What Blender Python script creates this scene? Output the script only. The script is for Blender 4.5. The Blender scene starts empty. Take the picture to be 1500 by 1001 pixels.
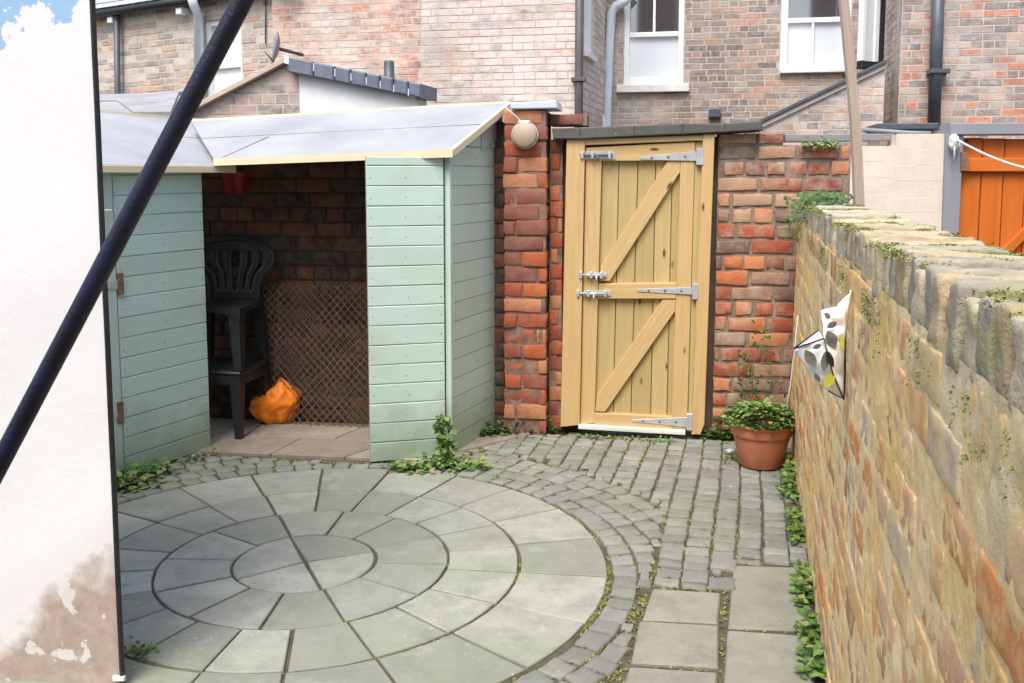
import bpy, math, random
from mathutils import Vector, noise
R = math.radians
rnd = random.Random(7)
sc = bpy.context.scene
COL = sc.collection

# ------------------------------------------------------------------ camera model (photo pixels, 1500 x 1001)
F, CX, HC, PITCH, YH = 1400.0, 750.0, 1.55, R(6.0), 252.0
CY = YH + F*math.tan(PITCH)
CAM = Vector((0, 0, HC))
def ray(px, py):
    x, y = (px-CX)/F, -(py-CY)/F
    c, s = math.cos(PITCH), math.sin(PITCH)
    return Vector((x, c + y*s, -s + y*c))
def G(px, py, z=0.0):                      # pixel -> point on a level plane
    d = ray(px, py); t = (z-HC)/d.z
    return CAM + d*t
def AT(px, py, Y):                         # pixel -> point at a given distance
    d = ray(px, py); return CAM + d*(Y/d.y)

class Plane:                               # a vertical plane of the place; u runs to the right, v up, w towards the yard
    def __init__(s, p, ang):
        s.o = Vector((p[0], p[1], 0)); a = R(ang)
        s.U = Vector((math.cos(a), -math.sin(a), 0)); s.V = Vector((0, 0, 1)); s.N = Vector((-math.sin(a), -math.cos(a), 0))
    def pt(s, u, v, w=0.0): return s.o + s.U*u + s.V*v + s.N*w
    def hit(s, px, py, w=0.0):
        d = ray(px, py); o = s.o + s.N*w - CAM
        t = o.dot(s.N)/d.dot(s.N); q = CAM + d*t - s.o
        return (q.dot(s.U), q.z)
    @staticmethod
    def through(a, b):
        return Plane((a.x, a.y), math.degrees(math.atan2(-(b.y-a.y), b.x-a.x)))

# ------------------------------------------------------------------ mesh builder
def inset(poly, d):                        # convex 2D polygon moved inwards
    n = len(poly); area = sum(poly[i][0]*poly[(i+1)%n][1]-poly[(i+1)%n][0]*poly[i][1] for i in range(n))
    sg = 1 if area > 0 else -1; out = []
    for i in range(n):
        p0, p1, p2 = poly[i-1], poly[i], poly[(i+1)%n]
        e1 = Vector((p1[0]-p0[0], p1[1]-p0[1])); e2 = Vector((p2[0]-p1[0], p2[1]-p1[1]))
        if e1.length < 1e-7 or e2.length < 1e-7: out.append(p1); continue
        e1.normalize(); e2.normalize()
        n1 = Vector((-e1.y, e1.x))*sg; n2 = Vector((-e2.y, e2.x))*sg
        b = n1+n2; k = b.length_squared/2
        if k < .15: k = .15
        b = b/k
        out.append((p1[0]+b.x*d, p1[1]+b.y*d))
    return out

class MB:
    def __init__(s): s.v = []; s.f = []; s.m = []; s.uv = []; s.sm = []
    def add(s, verts, faces, mat=0, uvs=None, smooth=False):
        b = len(s.v); s.v += [tuple(p) for p in verts]
        for f in faces:
            s.f.append([b+i for i in f]); s.m.append(mat); s.sm.append(smooth)
            s.uv.append([uvs[i] for i in f] if uvs else [(0.0, 0.0)]*len(f))
    def prism(s, P, poly, w0, w1, mat=0, cham=0.0, grain='v', both=False):   # polygon in plane (u,v) given thickness
        n = len(poly); area = sum(poly[i][0]*poly[(i+1)%n][1]-poly[(i+1)%n][0]*poly[i][1] for i in range(n))
        if area < 0: poly = poly[::-1]
        gx = {'u': (1, 0), 'v': (0, 1)}.get(grain, grain)
        ru, rv = rnd.random()*40, rnd.random()*40
        def uv(p, w): return (p[0]*gx[0]+p[1]*gx[1]+ru, -p[0]*gx[1]+p[1]*gx[0]+rv+w*.9)
        vs, us = [], []
        rings = [(poly, w0), (poly, w1-cham)]
        if cham: rings.append((inset(poly, cham), w1))
        for pl, w in rings:
            for p in pl: vs.append(P.pt(p[0], p[1], w)); us.append(uv(p, w))
        fs = []
        for k in range(len(rings)-1):
            for i in range(n):
                j = (i+1) % n; fs.append((k*n+i, k*n+j, (k+1)*n+j, (k+1)*n+i))
        t = (len(rings)-1)*n
        fs.append(tuple(range(t, t+n))); fs.append(tuple(range(n-1, -1, -1)))
        s.add(vs, fs, mat, us)
    def pxprism(s, P, pix, w0, w1, mat=0, cham=0.0, grain='v'):
        s.prism(P, [P.hit(x, y, w1) for x, y in pix], w0, w1, mat, cham, grain)
    def box(s, P, u0, u1, v0, v1, w0, w1, mat=0, cham=0.0, grain=None):
        g = grain or ('u' if u1-u0 > v1-v0 else 'v')
        s.prism(P, [(u0, v0), (u1, v0), (u1, v1), (u0, v1)], w0, w1, mat, cham, g)
    def slab(s, pts, z0, z1, mat=0, cham=0.004, tilt=(0, 0)):               # level slab from xy points
        n = len(pts); area = sum(pts[i][0]*pts[(i+1)%n][1]-pts[(i+1)%n][0]*pts[i][1] for i in range(n))
        if area < 0: pts = pts[::-1]
        c = (sum(p[0] for p in pts)/n, sum(p[1] for p in pts)/n)
        ins = inset(pts, cham)
        def zz(p): return (p[0]-c[0])*tilt[0]+(p[1]-c[1])*tilt[1]
        vs = [(p[0], p[1], z0) for p in pts]+[(p[0], p[1], z1-cham+zz(p)) for p in pts]+[(p[0], p[1], z1+zz(p)) for p in ins]
        fs = []
        for k in range(2):
            for i in range(n):
                j = (i+1) % n; fs.append((k*n+i, k*n+j, (k+1)*n+j, (k+1)*n+i))
        fs.append(tuple(range(2*n, 3*n)))
        s.add(vs, fs, mat, [(p[0], p[1]) for p in vs])
    def block(s, O, A, B, C, la, lb, lc, n=(3, 3, 3), r=.006, amp=.003, fr=9., mat=0):  # rounded, worn block
        h = (la/2, lb/2, lc/2)
        def ax(hh, k):
            rr = min(r, hh*.8)
            return [-hh]+[-(hh-rr)+2*(hh-rr)*i/(k-2) for i in range(k-1)]+[hh] if k >= 3 else [-hh+2*hh*i/k for i in range(k+1)]
        X, Y, Z = ax(h[0], n[0]), ax(h[1], n[1]), ax(h[2], n[2])
        nx, ny, nz = len(X)-1, len(Y)-1, len(Z)-1
        idx = {}; vs = []; sd = Vector((rnd.random()*90, rnd.random()*90, rnd.random()*90))
        for i in range(nx+1):
            for j in range(ny+1):
                for k in range(nz+1):
                    if i in (0, nx) or j in (0, ny) or k in (0, nz):
                        p = Vector((X[i], Y[j], Z[k]))
                        q = Vector([max(-(h[t]-r), min(h[t]-r, p[t])) if h[t] > r else 0 for t in range(3)])
                        d = p-q
                        if d.length > r: p = q+d.normalized()*r
                        nv = noise.noise_vector(p*fr+sd)
                        p = p+nv*amp
                        idx[i, j, k] = len(vs); vs.append(O+A*p.x+B*p.y+C*p.z)
        fs = []
        def q4(a, b, c, d): fs.append((idx[a], idx[b], idx[c], idx[d]))
        for i in range(nx):
            for j in range(ny):
                q4((i, j, nz), (i+1, j, nz), (i+1, j+1, nz), (i, j+1, nz)); q4((i, j, 0), (i, j+1, 0), (i+1, j+1, 0), (i+1, j, 0))
        for i in range(nx):
            for k in range(nz):
                q4((i, 0, k), (i+1, 0, k), (i+1, 0, k+1), (i, 0, k+1)); q4((i, ny, k), (i, ny, k+1), (i+1, ny, k+1), (i+1, ny, k))
        for j in range(ny):
            for k in range(nz):
                q4((0, j, k), (0, j, k+1), (0, j+1, k+1), (0, j+1, k)); q4((nx, j, k), (nx, j+1, k), (nx, j+1, k+1), (nx, j, k+1))
        s.add(vs, fs, mat, None, True)
    def tube(s, pts, r, seg=8, mat=0, caps=True):
        pts = [Vector(p) for p in pts]; n = len(pts); vs = []; us = []; up = None; L = 0
        for i, p in enumerate(pts):
            t = (pts[min(i+1, n-1)]-pts[max(i-1, 0)]).normalized()
            if up is None: up = t.orthogonal().normalized()
            up = (up-t*up.dot(t)).normalized(); b = t.cross(up)
            rr = r[i] if isinstance(r, (list, tuple)) else r
            if i: L += (pts[i]-pts[i-1]).length
            for k in range(seg):
                a = 2*math.pi*k/seg; vs.append(p+up*math.cos(a)*rr+b*math.sin(a)*rr); us.append((L, k*.02))
        fs = [(i*seg+k, i*seg+(k+1) % seg, (i+1)*seg+(k+1) % seg, (i+1)*seg+k) for i in range(n-1) for k in range(seg)]
        if caps: fs += [tuple(range(seg-1, -1, -1)), tuple(range((n-1)*seg, n*seg))]
        s.add(vs, fs, mat, us, True)
    def lathe(s, c, prof, seg=40, mat=0, axis=None):
        c = Vector(c); Z = Vector(axis or (0, 0, 1)).normalized(); A = Z.orthogonal().normalized(); B = Z.cross(A); n = len(prof)
        vs = [c+(A*math.cos(2*math.pi*k/seg)+B*math.sin(2*math.pi*k/seg))*r+Z*z for r, z in prof for k in range(seg)]
        fs = [(i*seg+k, i*seg+(k+1) % seg, (i+1)*seg+(k+1) % seg, (i+1)*seg+k) for i in range(n-1) for k in range(seg)]
        s.add(vs, fs, mat, None, True)
    def leaf(s, p, d, nrm, L, W, mat=0, fold=.25):
        d = d.normalized(); b = d.cross(nrm)
        if b.length < 1e-4: b = d.orthogonal()
        b.normalize(); nn = b.cross(d)
        pr = [(0, 0, 0), (.25, .42, .5), (.6, .5, .55), (1, 0, -.15), (.6, -.5, .55), (.25, -.42, .5), (.45, 0, 0)]
        vs = [p+d*L*x+b*W*y+nn*W*fold*z for x, y, z in pr]
        s.add(vs, [(0, 6, 2, 1), (6, 3, 2), (0, 5, 4, 6), (6, 4, 3)], mat)
    def build(s, name, mats, parent=None):
        me = bpy.data.meshes.new(name); o0 = ROOT.get(parent.name, Vector((0, 0, 0))) if parent else Vector((0, 0, 0))
        me.from_pydata([tuple(Vector(p)-o0) for p in s.v], [], s.f)
        for m in (mats if isinstance(mats, (list, tuple)) else [mats]): me.materials.append(m)
        me.polygons.foreach_set('material_index', s.m); me.polygons.foreach_set('use_smooth', s.sm)
        ul = me.uv_layers.new(name='UVMap'); flat = [c for f in s.uv for p in f for c in p]
        ul.data.foreach_set('uv', flat); me.update()
        o = bpy.data.objects.new(name, me); COL.objects.link(o)
        if parent: o.parent = parent; ROOT[o.name] = o0
        return o
ROOT = {}
def tag(o, label=None, cat=None, group=None, kind=None):
    if label: o['label'] = label
    if cat: o['category'] = cat
    if group: o['group'] = group
    if kind: o['kind'] = kind
    return o
def thing(name, loc, label, cat, group=None):
    o = bpy.data.objects.new(name, None); COL.objects.link(o); o.location = Vector(loc); o.empty_display_size = .1
    ROOT[o.name] = Vector(loc); return tag(o, label, cat, group)

# ------------------------------------------------------------------ materials
class NT:
    def __init__(s, name):
        s.m = bpy.data.materials.new(name); s.m.use_nodes = True; s.t = s.m.node_tree; s.b = s.t.nodes['Principled BSDF']
    def n(s, typ, ins=None, **props):
        nd = s.t.nodes.new('ShaderNode'+typ)
        for k, v in props.items(): setattr(nd, k, v)
        for k, v in (ins or {}).items():
            if isinstance(v, bpy.types.NodeSocket): s.t.links.new(v, nd.inputs[k])
            else: nd.inputs[k].default_value = v
        return nd
    def coord(s, which='Object', scale=(1, 1, 1)):
        c = s.n('TexCoord').outputs[which]
        return s.n('Mapping', {'Vector': c, 'Scale': scale}).outputs[0]
    def noise(s, vec, scale, detail=5, rough=.6, dist=0.): return s.n('TexNoise', {'Vector': vec, 'Scale': scale, 'Detail': detail, 'Roughness': rough, 'Distortion': dist}).outputs[0]
    def ramp(s, fac, stops, interp='LINEAR'):
        r = s.n('ValToRGB', {'Fac': fac}); r.color_ramp.interpolation = interp; e = r.color_ramp.elements
        while len(e) < len(stops): e.new(.5)
        for i, (p, c) in enumerate(stops): e[i].position = p; e[i].color = (*c, 1) if len(c) == 3 else c
        return r.outputs[0]
    def step(s, fac, a, b): return s.n('MapRange', {'Value': fac, 'From Min': a, 'From Max': b}).outputs[0]
    def mix(s, f, a, b, mode='MIX'):
        nd = s.n('Mix', data_type='RGBA', blend_type=mode)
        for k, v in ((0, f), (6, a), (7, b)):
            if isinstance(v, bpy.types.NodeSocket): s.t.links.new(v, nd.inputs[k])
            else: nd.inputs[k].default_value = (*v, 1) if isinstance(v, tuple) and len(v) == 3 else v
        return nd.outputs[2]
    def math(s, op, a, b=0.): return s.n('Math', {0: a, 1: b}, operation=op).outputs[0]
    def island(s): return s.n('NewGeometry').outputs['Random Per Island']
    def bump(s, h, strength=.3, dist=.01, prev=None):
        ins = {'Height': h, 'Strength': strength, 'Distance': dist}
        if prev is not None: ins['Normal'] = prev
        return s.n('Bump', ins).outputs[0]
    def out(s, color=None, rough=.7, normal=None, metal=0., spec=None):
        for k, v in (('Base Color', color), ('Roughness', rough), ('Normal', normal), ('Metallic', metal), ('Specular IOR Level', spec)):
            if v is None: continue
            if isinstance(v, bpy.types.NodeSocket): s.t.links.new(v, s.b.inputs[k])
            else: s.b.inputs[k].default_value = (*v, 1) if isinstance(v, tuple) and len(v) == 3 else v
        return s.m

def plain(name, col, rough=.6, var=.25, scale=6., metal=0., bump=.1, spec=None):
    t = NT(name); c = t.coord(); nz = t.noise(c, scale, 6)
    k = t.mix(t.step(nz, .3, .7), tuple(x*(1-var) for x in col), tuple(min(1, x*(1+var)) for x in col))
    return t.out(k, rough, t.bump(t.noise(c, scale*12, 3), bump, .004), metal, spec)

def brick_mat(name, cols, smear, amt=.35, rough=.9, bscale=60., bstr=.5):
    t = NT(name); c = t.coord(); isl = t.island()
    n = len(cols); k = t.ramp(isl, [(i/n, x) for i, x in enumerate(cols)], 'CONSTANT')
    n1 = t.noise(c, 14, 6, .65); n2 = t.noise(c, 45, 4, .7); big = t.noise(c, 1.6, 4)
    k = t.mix(t.step(n1, .35, .75), k, t.mix(.22, k, (.5, .38, .28)))
    k = t.mix(t.math('MULTIPLY', t.step(n2, .5, .8), .5), k, (.07, .05, .045))
    k = t.mix(t.math('MULTIPLY', t.step(t.noise(c, 4.2, 7, .7), .53, .68), .42), k, (.13, .055, .04))
    f = t.math('ADD', t.math('MULTIPLY', n1, .6), t.math('MULTIPLY', big, .55))
    f = t.step(f, .72-amt*.42, .86-amt*.3)
    k = t.mix(t.math('MULTIPLY', f, .85), k, smear)
    return t.out(k, rough, t.bump(t.noise(c, bscale, 5, .7), bstr, .006), 0, .2)

def house_mat(name, cols, smear, amt, dark=(.16, .13, .12), damt=.5, wob=.5):
    # old weathered house brick: each brick its own tint, lens haze put into the colour with lime bloom and repointing smeared over it in patches, soot on some courses
    t = NT(name); c = t.coord(); isl = t.island(); n = len(cols)
    k = t.ramp(isl, [(i/n, x) for i, x in enumerate(cols)], 'CONSTANT')
    st = t.n('Mapping', {'Vector': c, 'Scale': (1, 1, 2.6)}).outputs[0]
    n1 = t.noise(st, 5.5, 8, .7); n2 = t.noise(c, 24, 6, .75); big = t.noise(c, .9, 5, .6); n3 = t.noise(t.n('Mapping', {'Vector': c, 'Location': (5, 9, 2), 'Scale': (1, 1, 2)}).outputs[0], 3.1, 6, .65)
    k = t.mix(t.math('MULTIPLY', t.step(n2, .42, .7), .55), k, smear)
    k = t.mix(t.math('MULTIPLY', t.step(n3, .54, .66), damt), k, dark)
    f = t.math('ADD', t.math('MULTIPLY', n1, wob+.15), t.math('MULTIPLY', big, .6))
    k = t.mix(t.math('MULTIPLY', t.step(f, .78-amt*.36, .92-amt*.30), .9), k, smear)
    k = t.mix(t.math('MULTIPLY', t.step(t.noise(c, 40, 3, .8), .62, .71), .6), k, dark)
    k = t.mix(t.math('MULTIPLY', t.step(t.noise(t.n('Mapping', {'Vector': c, 'Location': (1, 4, 3)}).outputs[0], 1.3, 5, .6), .46, .64), .38), k, dark)
    return t.out(k, .92, t.bump(n2, .5, .012), 0, .15)

def mortar_mat(name, col, dark=(.16, .13, .10), green=None):
    t = NT(name); c = t.coord(); n1 = t.noise(c, 9, 6, .7)
    k = t.mix(t.step(n1, .35, .7), dark, col)
    if green: k = t.mix(t.step(t.noise(c, 2.3, 5), .52, .66), k, green)
    return t.out(k, .95, t.bump(t.noise(c, 70, 4), .6, .006), 0, .15)

def wood_mat(name, a, b, knot=(.12, .05, .02), rough=.6, isl=.35, knots=True, gs=28.):
    t = NT(name); uv = t.n('TexCoord').outputs['UV']
    m1 = t.n('Mapping', {'Vector': uv, 'Scale': (1.6, gs, 1)}).outputs[0]
    g1 = t.noise(m1, 1.6, 6, .6, .6)
    g2 = t.noise(t.n('Mapping', {'Vector': uv, 'Scale': (5, 150, 1)}).outputs[0], 1.0, 3)
    k = t.mix(t.step(g1, .3, .7), a, b)
    k = t.mix(t.math('MULTIPLY', t.step(g2, .5, .75), .3), k, tuple(x*.6 for x in a))
    tint = t.step(t.island(), 0, 1)
    k = t.mix(t.math('MULTIPLY', tint, isl), k, tuple(x*.62 for x in a))
    if knots:
        v = t.n('TexVoronoi', {'Vector': t.n('Mapping', {'Vector': uv, 'Scale': (3.2, 9.5, 1)}).outputs[0], 'Scale': 1.0, 'Randomness': 1.0}).outputs['Distance']
        k = t.mix(t.step(v, .11, .05), k, knot)
    return t.out(k, rough, t.bump(g1, .25, .003, t.bump(g2, .2, .002)), 0, .3)

def paint_mat(name, col, dirt, rough=.55, amt=.5, chip=(.3, .24, .16), low=True):
    t = NT(name); c = t.coord(); uv = t.n('TexCoord').outputs['UV']
    st = t.noise(t.n('Mapping', {'Vector': uv, 'Scale': (3, 60, 1)}).outputs[0], 1.0, 5)
    n1 = t.noise(c, 3.2, 7, .65); isl = t.island()
    k = t.mix(t.math('MULTIPLY', isl, .5), col, tuple(x*.86 for x in col))
    k = t.mix(t.math('MULTIPLY', t.step(n1, .47, .75), amt), k, dirt)
    if low:                                                    # algae that has grown up from the wet ground
        z = t.n('SeparateXYZ', {0: t.n('NewGeometry').outputs['Position']}).outputs[2]
        h = t.math('ADD', z, t.math('MULTIPLY', t.noise(c, 6, 5), -.5))
        k = t.mix(t.math('MULTIPLY', t.step(h, .10, -.22), .5), k, (.16, .2, .09))
    ch = t.noise(c, 38, 4, .75)
    k = t.mix(t.step(ch, .71, .74), k, chip)
    return t.out(k, rough, t.bump(st, .22, .002), 0, .35)

MAT = {}
def stone_mat(name, a, b, spots=(.55, .55, .5), rough=.85, isl=.5, gr=(.2, .24, .13), gamt=.5, bs=1.):
    t = NT(name); c = t.coord(); i = t.island()
    n1 = t.noise(c, 5, 8, .65); n2 = t.noise(c, 1.3, 4); n3 = t.noise(c, 60, 3)
    k = t.mix(t.step(n1, .3, .7), a, b)
    k = t.mix(t.math('MULTIPLY', i, isl), k, tuple(x*.68 for x in a))
    k = t.mix(t.math('MULTIPLY', t.step(t.noise(c, 8, 7, .75), .48, .68), .5), k, tuple(x*.55 for x in a))
    k = t.mix(t.math('MULTIPLY', t.step(n2, .45, .65), gamt), k, gr)
    k = t.mix(t.math('MULTIPLY', t.step(t.noise(c, 4.1, 8, .75), .56, .68), .22), k, tuple(min(1, x*1.45) for x in b))
    k = t.mix(t.math('MULTIPLY', t.step(t.noise(c, 90, 3, .8), .6, .7), .35), k, tuple(x*.4 for x in a))
    v = t.n('TexVoronoi', {'Vector': c, 'Scale': 26.}).outputs['Distance']
    k = t.mix(t.math('MULTIPLY', t.step(v, .13, .06), t.step(t.noise(c, 2.2, 3), .5, .62)), k, spots)
    bp = t.bump(n3, .25*bs, .003, t.bump(t.noise(c, 9, 6, .6), .45*bs, .01))
    return t.out(k, rough, bp, 0, .3)

MAT['gate_wood'] = wood_mat('gate_wood', (.57, .385, .165), (.68, .485, .24), isl=.42)
MAT['gate_board'] = wood_mat('gate_board', (.49, .37, .155), (.59, .46, .22), isl=.5)
MAT['cream_wood'] = wood_mat('cream_wood', (.76, .63, .40), (.84, .74, .54), isl=.2, knots=False)
MAT['old_wood'] = wood_mat('old_wood', (.46, .36, .28), (.6, .49, .4), isl=.2, knots=False)
MAT['grey_wood'] = wood_mat('grey_wood', (.2, .2, .2), (.32, .31, .31), isl=.2, knots=False)
MAT['grey_paint'] = paint_mat('grey_paint', (.27, .28, .32), (.2, .2, .22), amt=.4, low=False)
MAT['orange_wood'] = wood_mat('orange_wood', (.56, .13, .016), (.68, .19, .03), isl=.3, rough=.45, gs=16.)
MAT['mint'] = paint_mat('mint', (.50, .645, .57), (.43, .50, .37), amt=.55)
MAT['dark_wood'] = plain('dark_wood', (.12, .09, .06), .8)
MAT['slab'] = stone_mat('slab', (.30, .31, .265), (.42, .43, .37), gr=(.25, .28, .18), gamt=.5, isl=.85, bs=1.5)
MAT['concrete'] = stone_mat('concrete', (.27, .26, .215), (.35, .34, .285), gr=(.25, .265, .18), gamt=.4, isl=.35, bs=.7)
MAT['shed_slab'] = stone_mat('shed_slab', (.30, .25, .2), (.4, .34, .28), gamt=.0)
MAT['sett'] = stone_mat('sett', (.21, .215, .195), (.31, .315, .285), isl=.6, gamt=.35, bs=.8)
MAT['bed'] = mortar_mat('bed', (.15, .13, .095), (.07, .06, .043), (.09, .12, .035))
MAT['soil'] = mortar_mat('soil', (.16, .14, .11), (.06, .05, .04), (.1, .13, .05))
RED = [(.46, .105, .035), (.38, .08, .033), (.28, .07, .045), (.52, .15, .045), (.42, .095, .035), (.24, .085, .065), (.48, .2, .1), (.34, .078, .034)]
MAT['red_brick'] = brick_mat('red_brick', RED, (.36, .27, .19), .08)
MAT['red_brick_b'] = brick_mat('red_brick_b', [(.42, .1, .045), (.26, .085, .06), (.52, .16, .06), (.18, .12, .1), (.48, .27, .17), (.34, .085, .045), (.34, .2, .14), (.56, .22, .1)], (.42, .35, .27), .42)
MAT['shaded_brick'] = brick_mat('shaded_brick', [(.10, .036, .021), (.06, .03, .022), (.14, .046, .022), (.06, .034, .025), (.04, .027, .022)], (.08, .055, .04), .25)  # red brick darkened: shade of the shed interior put into its colour
MAT['mortar'] = mortar_mat('mortar', (.36, .3, .23), (.17, .13, .1))
MAT['mortar_red'] = mortar_mat('mortar_red', (.34, .25, .19), (.15, .08, .06))
MAT['shaded_mortar'] = mortar_mat('shaded_mortar', (.09, .07, .055), (.05, .04, .03))  # mortar darkened to match, the same interior shade in its colour
MAT['far_mortar'] = mortar_mat('far_mortar', (.60, .55, .49), (.44, .39, .34))
MAT['house_red'] = house_mat('house_red', [(.54, .27, .19), (.46, .24, .18), (.58, .34, .25), (.6, .24, .14), (.5, .36, .3), (.4, .25, .21), (.62, .42, .33)], (.7, .63, .57), .55, damt=.5)
MAT['house_pale'] = house_mat('house_pale', [(.58, .40, .32), (.5, .33, .26), (.62, .46, .37), (.58, .28, .19), (.33, .27, .25), (.58, .46, .38), (.64, .52, .45)], (.70, .65, .60), .86, damt=.55)
MAT['house_stone'] = house_mat('house_stone', [(.42, .31, .24), (.52, .41, .33), (.36, .3, .26), (.58, .48, .41), (.54, .33, .23), (.3, .27, .26), (.46, .36, .3)], (.6, .55, .5), .42, damt=.6)
MAT['house_brown'] = house_mat('house_brown', [(.33, .235, .19), (.25, .195, .165), (.39, .29, .235), (.32, .27, .235), (.17, .15, .145), (.46, .26, .19), (.39, .335, .29), (.28, .22, .185)], (.5, .45, .4), .5, damt=.5)
MAT['house_mixed'] = house_mat('house_mixed', [(.48, .2, .13), (.27, .2, .18), (.52, .3, .22), (.58, .2, .1), (.2, .18, .18), (.4, .32, .28), (.52, .38, .32), (.3, .24, .22)], (.54, .5, .46), .42, damt=.55)
MAT['pink_brick'] = house_mat('pink_brick', [(.56, .37, .3), (.5, .32, .25), (.62, .46, .38), (.44, .34, .29), (.26, .23, .22)], (.7, .65, .59), 0.5, damt=.3)
MAT['felt'] = plain('felt', (.33, .345, .365), .9, .16, 2.2, bump=.9)
MAT['felt_dark'] = plain('felt_dark', (.3, .3, .32), .9, .2, 4., bump=.4)
MAT['slate'] = plain('slate', (.4, .42, .44), .7, .15, 5.)
MAT['blue_tile'] = plain('blue_tile', (.13, .15, .19), .45, .2, 8.)
MAT['coping'] = stone_mat('coping', (.075, .075, .073), (.12, .118, .11), gr=(.13, .13, .1), isl=0)
MAT['galv'] = plain('galv', (.5, .53, .56), .42, .15, 20., metal=.35)
MAT['rust'] = plain('rust', (.2, .12, .08), .7, .4, 30., metal=.2)
MAT['black'] = plain('black', (.016, .017, .02), .4, .3, 20.)
MAT['iron'] = plain('iron', (.07, .08, .095), .45, .2, 8.)
MAT['brown_pipe'] = plain('brown_pipe', (.1, .085, .085), .5, .2, 8.)
MAT['pale_pipe'] = plain('pale_pipe', (.55, .62, .7), .45, .08, 4.)
MAT['navy'] = plain('navy', (.008, .010, .032), .48, .6, 14., bump=.3)
MAT['white'] = plain('white', (.78, .79, .79), .45, .05, 5., bump=.03)
MAT['white_sill'] = plain('white_sill', (.66, .68, .62), .5, .12, 9.)
MAT['whitewash'] = plain('whitewash', (.74, .74, .74), .85, .1, 4., bump=.35)
MAT['cream_wash'] = plain('cream_wash', (.68, .6, .52), .9, .12, 5., bump=.5)
MAT['beige'] = plain('beige', (.42, .34, .25), .5, .1, 12.)
MAT['rope'] = plain('rope', (.75, .73, .7), .8, .1, 60., bump=.5)
MAT['terracotta'] = plain('terracotta', (.52, .185, .09), .7, .14, 9., bump=.08)
MAT['plastic_green'] = plain('plastic_green', (.02, .023, .022), .42, .2, 5., bump=.02)
MAT['orange_bag'] = plain('orange_bag', (1.0, .24, .012), .45, .15, 14., bump=.4)
MAT['red_plastic'] = plain('red_plastic', (.22, .012, .016), .4, .15, 8.)
MAT['wire'] = plain('wire', (.19, .13, .09), .7, .4, 40.)
MAT['twig'] = plain('twig', (.24, .16, .1), .8, .3, 30.)
def leaf_mat(name, cols):
    t = NT(name); n = len(cols); k = t.ramp(t.island(), [(i/max(1, n-1), c) for i, c in enumerate(cols)])
    t.b.inputs['Transmission Weight'].default_value = 0
    return t.out(k, .5, None, 0, .35)
MAT['leaf'] = leaf_mat('leaf', [(.03, .08, .018), (.07, .16, .03), (.10, .2, .04), (.13, .24, .05), (.24, .32, .09), (.26, .22, .08)])
MAT['leaf_dark'] = leaf_mat('leaf_dark', [(.03, .075, .02), (.055, .12, .03), (.09, .17, .04)])
MAT['moss'] = leaf_mat('moss', [(.1, .13, .025), (.2, .24, .04), (.3, .3, .07), (.12, .17, .03)])
MAT['cloth'] = plain('cloth', (.88, .88, .88), .85, .05, 10.)
MAT['print_grey'] = plain('print_grey', (.13, .13, .115), .85, .5, 30.)
MAT['print_lime'] = plain('print_lime', (.5, .52, .04), .85, .2, 20.)
def glass_mat(name, col, spec=.9, rough=.04):
    t = NT(name); t.b.inputs['IOR'].default_value = 2.1
    return t.out(col, rough, None, 0, spec)
MAT['glass'] = glass_mat('glass', (.05, .055, .06))
MAT['blind'] = glass_mat('blind', (.82, .84, .85), .4, .15)
MAT['net'] = glass_mat('net', (.68, .74, .78), .5, .08)

# render with the damp patch and the blue patch
def render_mat():
    t = NT('white_render'); c = t.coord('Object'); s = t.n('SeparateXYZ', {0: t.n('NewGeometry').outputs['Position']})
    x, z = s.outputs[0], s.outputs[2]
    n1 = t.noise(c, 5, 7, .62); n2 = t.noise(c, 22, 5, .7); n3 = t.noise(c, 1.5, 3)
    k = t.mix(t.step(n3, .35, .7), (.72, .72, .725), (.77, .77, .775))
    # damp: rises towards the corner
    e = t.math('ADD', z, t.math('MULTIPLY', t.math('ADD', x, 1.2), -.72))
    e = t.math('ADD', e, t.math('MULTIPLY', t.math('SUBTRACT', n1, .5), -.42))
    damp = t.step(e, .43, .34)
    dc = t.mix(t.step(n2, .35, .7), (.33, .25, .2), (.46, .37, .31))
    halo = t.step(e, .56, .38)
    k = t.mix(t.math('MULTIPLY', halo, .3), k, (.62, .55, .48))
    fl = t.step(t.noise(c, 8, 4), .60, .62)
    damp = t.math('MULTIPLY', damp, t.math('SUBTRACT', 1., t.math('MULTIPLY', fl, .8)))
    k = t.mix(t.math('MULTIPLY', damp, .9), k, dc)
    # ragged blue patch towards the top
    b = t.math('ADD', z, t.math('MULTIPLY', t.math('SUBTRACT', n1, .5), .42))
    b = t.math('ADD', b, t.math('MULTIPLY', t.math('ADD', x, 1.38), -.22))
    k = t.mix(t.step(b, 1.985, 1.990), k, (.3, .48, .7))
    return t.out(k, .85, t.bump(n2, .22, .006, t.bump(n1, .2, .012)), 0, .2)
MAT['render'] = render_mat()

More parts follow.
